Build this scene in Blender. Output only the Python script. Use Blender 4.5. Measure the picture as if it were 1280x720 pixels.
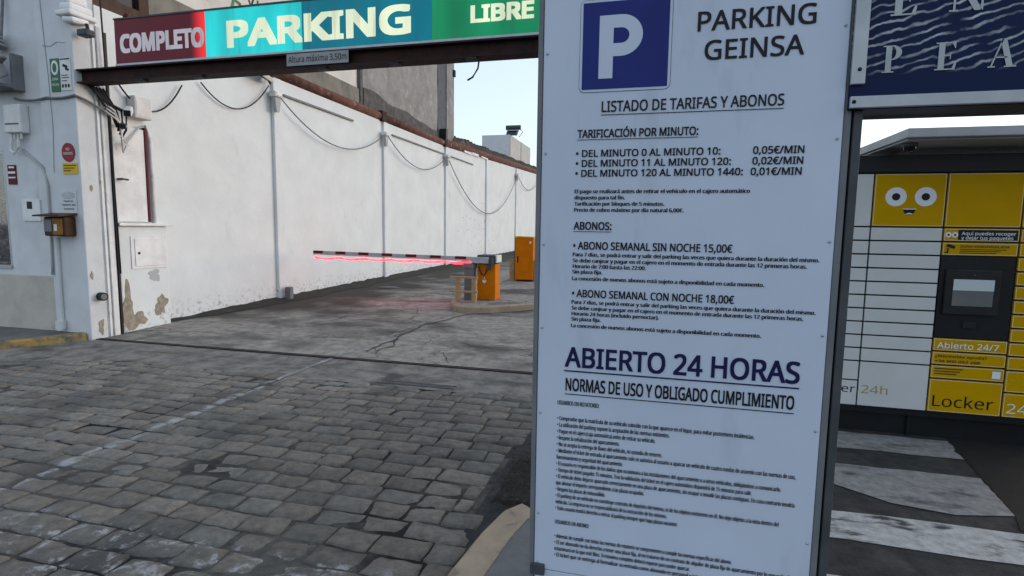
import bpy, bmesh, math, random
from mathutils import Vector, Matrix, noise
for _o in list(bpy.data.objects): bpy.data.objects.remove(_o)
SC = bpy.context.scene
COL = SC.collection
rnd = random.Random(7)
R = math.radians

# ------------------------------------------------------------------ camera
cam = bpy.data.cameras.new('camera'); camo = bpy.data.objects.new('camera', cam); COL.objects.link(camo)
yaw, pitch, roll = 0.24997, 0.10631, 0.01384
f = Vector((-math.sin(yaw)*math.cos(pitch), math.cos(yaw)*math.cos(pitch), -math.sin(pitch)))
r0 = Vector((math.cos(yaw), math.sin(yaw), 0)); u0 = r0.cross(f)
rr = math.cos(roll)*r0 + math.sin(roll)*u0; uu = -math.sin(roll)*r0 + math.cos(roll)*u0
M = Matrix((rr, uu, -f)).transposed().to_4x4(); M.translation = (0, 0, 1.62)
camo.matrix_world = M
cam.sensor_width = 36; cam.lens = 690.6/1280*36; cam.clip_start = 0.05; cam.clip_end = 2000
SC.camera = camo

# ------------------------------------------------------------------ light
CLOUD = (2.95, 3.2, 3.5, 1)
SUN_EL, SUN_AZ = 10, 55            # sun ahead and to the right, low
w = bpy.data.worlds.new('World'); SC.world = w; w.use_nodes = True
nt = w.node_tree; nt.nodes.clear()
sky = nt.nodes.new('ShaderNodeTexSky'); sky.sky_type = 'NISHITA'; sky.sun_disc = False
sky.sun_elevation = R(SUN_EL); sky.sun_rotation = R(SUN_AZ); sky.air_density = 1.0; sky.dust_density = 1.0; sky.ozone_density = 3.0
bg = nt.nodes.new('ShaderNodeBackground'); bg.inputs['Strength'].default_value = 0.11
wo = nt.nodes.new('ShaderNodeOutputWorld')
tint = nt.nodes.new('ShaderNodeMix'); tint.data_type = 'RGBA'; tint.blend_type = 'MULTIPLY'; tint.inputs[0].default_value = 1; tint.inputs[7].default_value = (1.0, .86, .80, 1)
nt.links.new(sky.outputs[0], tint.inputs[6]); # thin even cloud over the clear sky
cl = nt.nodes.new('ShaderNodeMix'); cl.data_type = 'RGBA'; cl.blend_type = 'ADD'; cl.inputs[0].default_value = 1; cl.clamp_result = False; cl.inputs[7].default_value = CLOUD
nt.links.new(tint.outputs[2], cl.inputs[6]); nt.links.new(cl.outputs[2], bg.inputs[0]); nt.links.new(bg.outputs[0], wo.inputs[0])
sl = bpy.data.lights.new('sun', 'SUN'); sl.energy = 0.5; sl.angle = R(50); sl.color = (1, .985, .96)
so = bpy.data.objects.new('sun', sl); COL.objects.link(so)
sd = Vector((math.sin(R(SUN_AZ))*math.cos(R(SUN_EL)), math.cos(R(SUN_AZ))*math.cos(R(SUN_EL)), math.sin(R(SUN_EL))))
so.rotation_euler = sd.to_track_quat('Z', 'Y').to_euler(); so.location = (20, 10, 12)
SC.view_settings.view_transform = 'Standard'; SC.view_settings.look = 'None'
SC.view_settings.gamma = 1; SC.view_settings.use_curve_mapping = False
SC.view_settings.exposure = 0.82
SC.cycles.max_bounces = 6

# ------------------------------------------------------------------ materials
def srgb(r, g, b):
    return tuple(((c/255)/12.92 if c/255 <= .04045 else ((c/255+.055)/1.055)**2.4) for c in (r, g, b))
def mat(name, c1, c2=None, scale=4, rough=.7, bump=0, bscale=60, metal=0, detail=6, lo=.35, hi=.65, emit=0, ecol=None,
        stretch=None, spec=.18, dirt=None, dscale=3, dlo=.55, dhi=.75, dstretch=None, splash=None, coat=0):
    """noise-mixed paint/stone; dirt = third colour in noise patches; splash = (colour, height) dirt thrown up near the ground"""
    m = bpy.data.materials.new(name); m.use_nodes = True
    n, L = m.node_tree.nodes, m.node_tree.links
    b = n['Principled BSDF']; b.inputs['Roughness'].default_value = rough; b.inputs['Metallic'].default_value = metal
    b.inputs['Specular IOR Level'].default_value = spec
    if coat: b.inputs['Coat Weight'].default_value = coat
    g = n.new('ShaderNodeNewGeometry')
    def nz(sc, det, st):
        t = n.new('ShaderNodeTexNoise'); t.inputs['Scale'].default_value = sc; t.inputs['Detail'].default_value = det
        t.inputs['Roughness'].default_value = .72 if det >= 9 else .62
        mp = n.new('ShaderNodeMapping'); L.new(g.outputs['Position'], mp.inputs[0])
        if st: mp.inputs['Scale'].default_value = st
        L.new(mp.outputs[0], t.inputs['Vector']); return t
    def ramp(src, lo, hi):
        r = n.new('ShaderNodeMapRange'); r.inputs['From Min'].default_value = lo; r.inputs['From Max'].default_value = hi
        L.new(src, r.inputs['Value']); return r.outputs[0]
    def mix(fac, a, bb):
        x = n.new('ShaderNodeMix'); x.data_type = 'RGBA'
        L.new(fac, x.inputs[0])
        for k, v in ((6, a), (7, bb)):
            if isinstance(v, tuple): x.inputs[k].default_value = (*v, 1)
            else: L.new(v, x.inputs[k])
        return x.outputs[2]
    col = c1
    if c2 is not None: col = mix(ramp(nz(scale, detail, stretch).outputs['Fac'], lo, hi), c1, c2)
    if dirt is not None: col = mix(ramp(nz(dscale, 7, dstretch).outputs['Fac'], dlo, dhi), col, dirt)
    if splash is not None:
        sc, h, y0 = splash
        sp = n.new('ShaderNodeSeparateXYZ'); L.new(g.outputs['Position'], sp.inputs[0])
        # height above the (gently rising) drive
        a = n.new('ShaderNodeMath'); a.operation = 'MULTIPLY_ADD'; L.new(sp.outputs[1], a.inputs[0]); a.inputs[1].default_value = -.0135; L.new(sp.outputs[2], a.inputs[2])
        hh = ramp(a.outputs[0], h-.085, -.085)
        t = n.new('ShaderNodeMath'); t.operation = 'MULTIPLY'; L.new(hh, t.inputs[0])
        L.new(ramp(nz(13, 9, None).outputs['Fac'], .52, .70), t.inputs[1])
        t2 = n.new('ShaderNodeMath'); t2.operation = 'MULTIPLY'; L.new(t.outputs[0], t2.inputs[0]); t2.inputs[1].default_value = 1.5; t2.use_clamp = True
        col = mix(t2.outputs[0], col, sc)
    if isinstance(col, tuple): b.inputs['Base Color'].default_value = (*col, 1)
    else: L.new(col, b.inputs['Base Color'])
    if bump:
        bp = n.new('ShaderNodeBump'); bp.inputs['Strength'].default_value = bump; bp.inputs['Distance'].default_value = .01
        L.new(nz(bscale, 8, None).outputs['Fac'], bp.inputs['Height']); L.new(bp.outputs[0], b.inputs['Normal'])
    if emit:
        b.inputs['Emission Strength'].default_value = emit
        if ecol is not None: b.inputs['Emission Color'].default_value = (*ecol, 1)
        elif isinstance(col, tuple): b.inputs['Emission Color'].default_value = (*col, 1)
        else: L.new(col, b.inputs['Emission Color'])
    return m

M_wall = mat('whitewash', (.70,.735,.735), (.63,.663,.663), 1.3, .85, .55, 7, dirt=(.42,.43,.42), dscale=1.6, dlo=.64, dhi=.95, dstretch=(1,1.4,.5), splash=((.10,.095,.08), .42, 0))
M_front = mat('white_render', (.615,.635,.65), (.53,.55,.565), 2.2, .85, .3, 40, dirt=(.36,.37,.38), dscale=2.5, dlo=.62, dhi=.86, dstretch=(1.5,1,.3))
M_plinth = mat('plinth_render', (.50,.46,.40), (.40,.37,.33), 3, .85, .3, 60, dirt=(.25,.23,.2), dscale=2, dlo=.58, dhi=.8)
M_white = mat('white_paint', (.76,.77,.77), (.62,.63,.63), 5, .5, .05, 60, dirt=(.33,.31,.28), dscale=7, dlo=.62, dhi=.78)
M_plaswhite = mat('white_plastic', (.68,.69,.68), (.58,.58,.56), 8, .45)
M_peel = mat('bare_plaster', (.37,.325,.245), (.22,.195,.155), 14, .95, .6, 40)
M_crack = mat('crack', (.05,.05,.052), rough=.95)
M_hair = mat('hairline_crack', (.30,.31,.33), rough=.95)
M_rust = mat('rusty_steel', (.014,.0075,.007), (.04,.014,.011), 6, .7, .2, 60, dirt=(.02,.016,.016), dscale=3)
M_terra = mat('terracotta', (.17,.075,.055), (.085,.04,.032), 5, .9, .6, 30, dirt=(.27,.215,.185), dscale=6, dlo=.56, dhi=.70)
M_conc = mat('grey_render', (.31,.305,.295), (.20,.197,.192), 1.7, .95, .8, 9, detail=9, dirt=(.37,.365,.355), dscale=3.5, dlo=.54, dhi=.7)
M_band = mat('old_band', (.24,.225,.195), (.165,.155,.135), 2.5, .95, .5, 20, dstretch=(1,1,.4), dirt=(.11,.105,.09), dscale=4)
M_darkcon = mat('dark_concrete', (.13,.125,.12), (.075,.07,.066), 6, .95, .6, 30)
M_slate = mat('slate_strip', (.115,.125,.145), (.085,.09,.105), 5, .8, .2, 40)
M_cream = mat('cream_wall', (.68,.66,.61), (.55,.53,.49), 1.4, .9, .2, 20, dirt=(.58,.36,.2), dscale=1.1, dlo=.62, dhi=.74)
M_roof = mat('roof_sheet', (.085,.07,.055), (.045,.038,.032), 5, .95, .6, 30, dirt=(.19,.165,.13), dscale=4)
M_wood = mat('brown_wood', (.075,.04,.022), (.04,.022,.013), 10, .6, stretch=(1,1,.2))
M_dark = mat('dark_glass', (.012,.013,.015), rough=.12)
M_black = mat('black_plastic', (.014,.014,.015), (.022,.022,.023), 8, .5)
M_cable = mat('black_cable', (.02,.02,.021), rough=.6)
M_gcable = mat('grey_cable', (.13,.13,.135), (.2,.2,.2), 9, .6)
M_alu = mat('aluminium', (.42,.44,.46), (.34,.36,.38), 6, .45, .05, 90, metal=.5)
M_grey = mat('grey_paint', (.17,.18,.19), (.13,.14,.15), 4, .5, .05, 60)
M_greyd = mat('dark_grey_paint', (.075,.08,.085), (.05,.055,.06), 5, .5)
M_signw = mat('sign_board', (.52,.58,.685), (.48,.54,.64), 1.5, .38, .03, 160, dirt=(.36,.38,.42), dscale=3.5, dlo=.58, dhi=.95, dstretch=(1.5,1,.35))
M_ink = mat('black_ink', (.012,.012,.016), rough=.5)
M_navyink = mat('navy_ink', (.010,.010,.065), rough=.45)
M_blue = mat('sign_blue', (.012,.022,.17), (.010,.018,.14), 3, .4)
M_inkw = mat('white_print', (.68,.70,.72), rough=.45)
M_orange = mat('orange_paint', (.58,.165,.002), (.50,.135,.002), 5, .55, spec=.06, bump=.05, bscale=80, dirt=(.30,.12,.02), dscale=6, dlo=.62, dhi=.8)
M_tan = mat('tan_paint', (.44,.29,.155), (.33,.21,.11), 9, .7, .1, 60, dirt=(.2,.13,.08), dscale=12)
M_kerb = mat('kerb_tan', (.34,.265,.19), (.25,.20,.15), 7, .85, .5, 50, dirt=(.12,.1,.08), dscale=9, dlo=.56, dhi=.72)
M_kerby = mat('kerb_yellow', (.33,.225,.065), (.20,.16,.09), 6, .85, .5, 50, dirt=(.10,.095,.085), dscale=6, dlo=.48, dhi=.62)
M_redref = mat('red_reflector', (.13,.006,.012), (.09,.005,.01), 20, .4)
M_led = mat('red_led', (.8,.02,.03), rough=.4, emit=6.0, ecol=(1,.02,.035))
M_asph = mat('asphalt', (.046,.045,.044), (.024,.024,.024), 9, .95, .9, 70, detail=13, lo=.38, hi=.62, dirt=(.08,.078,.074), dscale=2.1, dlo=.56, dhi=.74)
M_drive = mat('drive_asphalt', (.32,.298,.265), (.19,.177,.157), 6.5, .95, .9, 70, detail=13, lo=.40, hi=.60, dirt=(.085,.081,.075), dscale=.8, dlo=.48, dhi=.62, dstretch=(.7,1,1))
def dirt_by_wall(m):
    """years of soil washed down along the foot of the wall"""
    n, L = m.node_tree.nodes, m.node_tree.links; b = n['Principled BSDF']; src = b.inputs['Base Color'].links[0].from_socket
    g = n.new('ShaderNodeNewGeometry'); sp = n.new('ShaderNodeSeparateXYZ'); L.new(g.outputs['Position'], sp.inputs[0])
    r = n.new('ShaderNodeMapRange'); r.inputs['From Min'].default_value = -4.6; r.inputs['From Max'].default_value = -7.5; L.new(sp.outputs[0], r.inputs['Value'])
    ry = n.new('ShaderNodeMapRange'); ry.inputs['From Min'].default_value = 6.9; ry.inputs['From Max'].default_value = 9.5; L.new(sp.outputs[1], ry.inputs['Value'])
    t = n.new('ShaderNodeTexNoise'); t.inputs['Scale'].default_value = 1.1; t.inputs['Detail'].default_value = 10; L.new(g.outputs['Position'], t.inputs['Vector'])
    a = n.new('ShaderNodeMath'); a.operation = 'MULTIPLY'; L.new(r.outputs[0], a.inputs[0]); L.new(ry.outputs[0], a.inputs[1])
    c = n.new('ShaderNodeMath'); c.operation = 'MULTIPLY_ADD'; L.new(t.outputs['Fac'], c.inputs[0]); c.inputs[1].default_value = 1.3; L.new(a.outputs[0], c.inputs[2])
    q = n.new('ShaderNodeMapRange'); q.inputs['From Min'].default_value = .84; q.inputs['From Max'].default_value = 1.3; L.new(c.outputs[0], q.inputs['Value'])
    x = n.new('ShaderNodeMix'); x.data_type = 'RGBA'; L.new(q.outputs[0], x.inputs[0]); L.new(src, x.inputs[6]); x.inputs[7].default_value = (.058, .053, .045, 1)
    # crazed cracking in patches
    mp = n.new('ShaderNodeVectorMath'); mp.operation = 'MULTIPLY_ADD'; tn = n.new('ShaderNodeTexNoise'); tn.inputs['Scale'].default_value = 2.2; tn.inputs['Detail'].default_value = 6
    L.new(g.outputs['Position'], tn.inputs['Vector']); L.new(tn.outputs['Color'], mp.inputs[0]); mp.inputs[1].default_value = (.55, .55, 0); L.new(g.outputs['Position'], mp.inputs[2])
    v = n.new('ShaderNodeTexVoronoi'); v.feature = 'DISTANCE_TO_EDGE'; v.inputs['Scale'].default_value = 1.35; L.new(mp.outputs[0], v.inputs['Vector'])
    r1 = n.new('ShaderNodeMapRange'); r1.inputs['From Min'].default_value = .018; r1.inputs['From Max'].default_value = .004; L.new(v.outputs['Distance'], r1.inputs['Value'])
    tm = n.new('ShaderNodeTexNoise'); tm.inputs['Scale'].default_value = .55; tm.inputs['Detail'].default_value = 4; L.new(g.outputs['Position'], tm.inputs['Vector'])
    r2 = n.new('ShaderNodeMapRange'); r2.inputs['From Min'].default_value = .46; r2.inputs['From Max'].default_value = .56; r2.inputs['To Max'].default_value = .75; L.new(tm.outputs['Fac'], r2.inputs['Value'])
    mm = n.new('ShaderNodeMath'); mm.operation = 'MULTIPLY'; L.new(r1.outputs[0], mm.inputs[0]); L.new(r2.outputs[0], mm.inputs[1])
    y = n.new('ShaderNodeMix'); y.data_type = 'RGBA'; L.new(mm.outputs[0], y.inputs[0]); L.new(x.outputs[2], y.inputs[6]); y.inputs[7].default_value = (.05, .048, .046, 1)
    L.new(y.outputs[2], b.inputs['Base Color'])
dirt_by_wall(M_drive)
M_patch = mat('dark_asphalt', (.018,.018,.018), (.011,.011,.011), 3, .9, .7, 90, detail=9)
M_conc2 = mat('concrete_strip', (.225,.211,.19), (.12,.113,.102), 3.5, .95, .8, 80, detail=12, lo=.42, hi=.58, dirt=(.07,.067,.063), dscale=1.6, dlo=.54, dhi=.66)
M_pave = mat('pavement_slab', (.16,.16,.16), (.11,.11,.11), 4, .92, .6, 70, detail=9)
M_soil = mat('soil', (.032,.029,.025), (.014,.013,.012), 14, 1, 1, 40)
M_damp = mat('damp_soil', (.055,.05,.042), (.028,.026,.022), 5, .9, .8, 50, detail=9)
M_bed = mat('joint_grit', (.105,.098,.088), (.058,.054,.049), 16, 1, 1, 60, detail=10, dirt=(.016,.016,.016), dscale=1.0, dlo=.47, dhi=.60)
M_line = mat('worn_line', (.30,.30,.295), (.155,.153,.15), 9, .9, .5, 80, detail=10, lo=.42, hi=.6)
M_zebra = mat('worn_white_paint', (.46,.455,.445), (.27,.267,.26), 14, .85, .8, 60, detail=13, lo=.36, hi=.64, dirt=(.045,.045,.045), dscale=6.5, dlo=.54, dhi=.64, dstretch=(.5,1.2,1))
M_zebra2 = mat('faded_white_paint', (.27,.267,.26), (.15,.148,.145), 14, .85, .8, 60, detail=13, lo=.36, hi=.64, dirt=(.05,.05,.05), dscale=5, dlo=.55, dhi=.68, dstretch=(.5,1.2,1))
M_lockw = mat('locker_white', (.55,.565,.56), (.51,.525,.52), 3, .4)
M_locky = mat('locker_yellow', (.50,.285,.001), (.455,.26,.001), 3, .45, spec=.05)
M_lockb = mat('locker_black', (.010,.0105,.012), (.014,.015,.017), 4, .4)
M_trimw = mat('pale_trim', (.6,.53,.33), rough=.5)
M_canopy = mat('canopy_grey', (.40,.41,.41), (.33,.34,.34), 3, .5)
M_green = mat('plate_green', (.055,.15,.07), rough=.5)
M_redp = mat('plate_red', (.25,.012,.02), rough=.45)
M_yell = mat('plate_yellow', (.62,.42,.02), rough=.5)
M_maroon = mat('maroon_strip', (.10,.012,.018), rough=.6)
M_brownbox = mat('brown_hood', (.055,.024,.008), (.03,.015,.006), 9, .5)
M_graff = mat('green_graffiti', (.16,.30,.16), rough=.8)
M_cabin = mat('rooftop_white', (.70,.71,.73), (.62,.63,.65), 3, .8)
M_cabinr = mat('rooftop_render', (.50,.50,.48), (.43,.43,.41), 3, .8)
M_flower = mat('mottled_display', (.28,.05,.02), (.55,.50,.46), 18, .8, dirt=(.10,.09,.04), dscale=14, dlo=.5, dhi=.56)
M_glass = bpy.data.materials.new('pane_glass'); M_glass.use_nodes = True
_b = M_glass.node_tree.nodes['Principled BSDF']; _b.inputs['Transmission Weight'].default_value = .95; _b.inputs['Roughness'].default_value = .03; _b.inputs['Base Color'].default_value = (.9, .93, .94, 1)

def lightbox(name, c, e, dark=None, dscale=2.0):
    """printed acrylic face of a tube-lit box: tubes make it brighter in broad vertical bands"""
    m = bpy.data.materials.new(name); m.use_nodes = True
    n, L = m.node_tree.nodes, m.node_tree.links; b = n['Principled BSDF']
    b.inputs['Base Color'].default_value = (*c, 1); b.inputs['Roughness'].default_value = .4; b.inputs['Specular IOR Level'].default_value = .2
    b.inputs['Emission Color'].default_value = (*c, 1)
    g = n.new('ShaderNodeNewGeometry'); mp = n.new('ShaderNodeMapping'); mp.inputs['Scale'].default_value = (1, 1, .25)
    t = n.new('ShaderNodeTexNoise'); t.inputs['Scale'].default_value = dscale; t.inputs['Detail'].default_value = 3
    r = n.new('ShaderNodeMapRange'); r.inputs['From Min'].default_value = .35; r.inputs['From Max'].default_value = .65
    r.inputs['To Min'].default_value = e*.6; r.inputs['To Max'].default_value = e*1.25
    L.new(g.outputs['Position'], mp.inputs[0]); L.new(mp.outputs[0], t.inputs['Vector']); L.new(t.outputs['Fac'], r.inputs['Value'])
    # rain streaks and dust on the acrylic
    m2 = n.new('ShaderNodeMapping'); m2.inputs['Scale'].default_value = (1, 1, .07); t2 = n.new('ShaderNodeTexNoise'); t2.inputs['Scale'].default_value = 13; t2.inputs['Detail'].default_value = 6
    L.new(g.outputs['Position'], m2.inputs[0]); L.new(m2.outputs[0], t2.inputs['Vector'])
    r2 = n.new('ShaderNodeMapRange'); r2.inputs['From Min'].default_value = .56; r2.inputs['From Max'].default_value = .74; r2.inputs['To Max'].default_value = .62; L.new(t2.outputs['Fac'], r2.inputs['Value'])
    x = n.new('ShaderNodeMix'); x.data_type = 'RGBA'; L.new(r2.outputs[0], x.inputs[0]); x.inputs[6].default_value = (*c, 1); x.inputs[7].default_value = (c[0]*.45+.02, c[1]*.45+.02, c[2]*.45+.02, 1)
    L.new(x.outputs[2], b.inputs['Base Color']); L.new(x.outputs[2], b.inputs['Emission Color'])
    L.new(r.outputs[0], b.inputs['Emission Strength']); return m
M_lred = mat('sign_red', (.12,.004,.014), (.10,.003,.012), 3, .35, emit=.28)
M_lredlit = mat('sign_red_lit', (.42,.03,.02), (.32,.015,.02), 3, .3, emit=.5)
M_lteal = lightbox('sign_teal', (.01,.34,.34), .75)
M_ltealdark = lightbox('sign_teal_dim', (.0,.125,.17), .45)
M_lgreen = lightbox('sign_green', (.003,.165,.065), .55)
M_lcream = lightbox('sign_cream', (.66,.70,.48), .42)
M_lwhite = lightbox('sign_white', (.66,.58,.60), .10)

def ripple_mat():  # pale wavy ripple streaks mixed into the navy base colour
    m = bpy.data.materials.new('navy_ripples'); m.use_nodes = True
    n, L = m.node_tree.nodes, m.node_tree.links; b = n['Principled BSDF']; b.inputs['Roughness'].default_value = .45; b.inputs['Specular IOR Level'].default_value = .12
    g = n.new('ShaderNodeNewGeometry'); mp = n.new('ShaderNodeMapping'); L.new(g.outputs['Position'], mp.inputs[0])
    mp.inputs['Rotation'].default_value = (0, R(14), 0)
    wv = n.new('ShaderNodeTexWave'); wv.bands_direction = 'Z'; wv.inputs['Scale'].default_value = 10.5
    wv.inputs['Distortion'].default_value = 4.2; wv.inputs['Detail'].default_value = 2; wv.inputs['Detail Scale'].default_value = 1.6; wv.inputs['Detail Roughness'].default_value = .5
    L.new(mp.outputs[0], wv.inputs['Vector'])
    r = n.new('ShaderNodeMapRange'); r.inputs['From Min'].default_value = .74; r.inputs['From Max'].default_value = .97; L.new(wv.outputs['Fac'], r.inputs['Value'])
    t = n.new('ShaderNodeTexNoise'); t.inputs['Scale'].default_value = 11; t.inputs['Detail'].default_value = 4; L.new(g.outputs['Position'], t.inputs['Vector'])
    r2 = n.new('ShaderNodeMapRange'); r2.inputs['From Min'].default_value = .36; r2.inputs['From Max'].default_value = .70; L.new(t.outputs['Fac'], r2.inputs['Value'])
    # the ripples fade to plain navy near its lower edge
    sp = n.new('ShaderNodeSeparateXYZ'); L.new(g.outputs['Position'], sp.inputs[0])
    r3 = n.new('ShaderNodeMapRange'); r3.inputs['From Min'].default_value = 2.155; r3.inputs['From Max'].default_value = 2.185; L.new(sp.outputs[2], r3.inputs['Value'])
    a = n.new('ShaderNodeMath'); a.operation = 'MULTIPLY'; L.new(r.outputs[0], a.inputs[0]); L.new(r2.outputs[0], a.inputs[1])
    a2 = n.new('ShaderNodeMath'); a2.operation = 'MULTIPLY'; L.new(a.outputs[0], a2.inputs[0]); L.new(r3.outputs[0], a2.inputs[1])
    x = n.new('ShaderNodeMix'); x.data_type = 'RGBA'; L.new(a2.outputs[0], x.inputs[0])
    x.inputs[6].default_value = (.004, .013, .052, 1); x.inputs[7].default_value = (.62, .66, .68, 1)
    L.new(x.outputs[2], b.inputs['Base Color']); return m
M_navy = ripple_mat()

def cobble_mat():
    m = mat('granite_setts', (.172,.156,.133), (.088,.080,.069), 17, .7, 1.0, 38, detail=13, lo=.36, hi=.64, dirt=(.055,.052,.048), dscale=1.7, dlo=.50, dhi=.70, spec=.4)
    n, L = m.node_tree.nodes, m.node_tree.links; b = n['Principled BSDF']
    src = b.inputs['Base Color'].links[0].from_socket
    at = n.new('ShaderNodeAttribute'); at.attribute_name = 'tone'; at.attribute_type = 'GEOMETRY'
    h = n.new('ShaderNodeMix'); h.data_type = 'RGBA'; h.blend_type = 'MULTIPLY'; h.inputs[0].default_value = 1
    L.new(src, h.inputs[6]); L.new(at.outputs['Color'], h.inputs[7])
    # remains of white paint across the nearest courses and along the drive line
    g = n.new('ShaderNodeNewGeometry'); sp = n.new('ShaderNodeSeparateXYZ'); L.new(g.outputs['Position'], sp.inputs[0])
    def rng(src, a, bb):
        r = n.new('ShaderNodeMapRange'); r.inputs['From Min'].default_value = a; r.inputs['From Max'].default_value = bb; L.new(src, r.inputs['Value']); return r.outputs[0]
    def mul(a, bb):
        q = n.new('ShaderNodeMath'); q.operation = 'MULTIPLY'; L.new(a, q.inputs[0]); L.new(bb, q.inputs[1]); return q.outputs[0]
    t = n.new('ShaderNodeTexNoise'); t.inputs['Scale'].default_value = 9; t.inputs['Detail'].default_value = 11; t.inputs['Roughness'].default_value = .7; L.new(g.outputs['Position'], t.inputs['Vector'])
    band = mul(rng(sp.outputs[1], 2.26, 2.2), rng(t.outputs['Fac'], .53, .62))
    d = n.new('ShaderNodeMath'); d.operation = 'ADD'; L.new(sp.outputs[0], d.inputs[0]); d.inputs[1].default_value = 3.79
    ab = n.new('ShaderNodeMath'); ab.operation = 'ABSOLUTE'; L.new(d.outputs[0], ab.inputs[0])
    line = mul(rng(ab.outputs[0], .055, .03), rng(t.outputs['Fac'], .40, .58))
    mx = n.new('ShaderNodeMath'); mx.operation = 'MAXIMUM'; L.new(band, mx.inputs[0]); L.new(line, mx.inputs[1])
    k = n.new('ShaderNodeMix'); k.data_type = 'RGBA'; L.new(mx.outputs[0], k.inputs[0]); L.new(h.outputs[2], k.inputs[6]); k.inputs[7].default_value = (.30, .305, .305, 1)
    L.new(k.outputs[2], b.inputs['Base Color']); return m
M_sett = cobble_mat()

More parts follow.
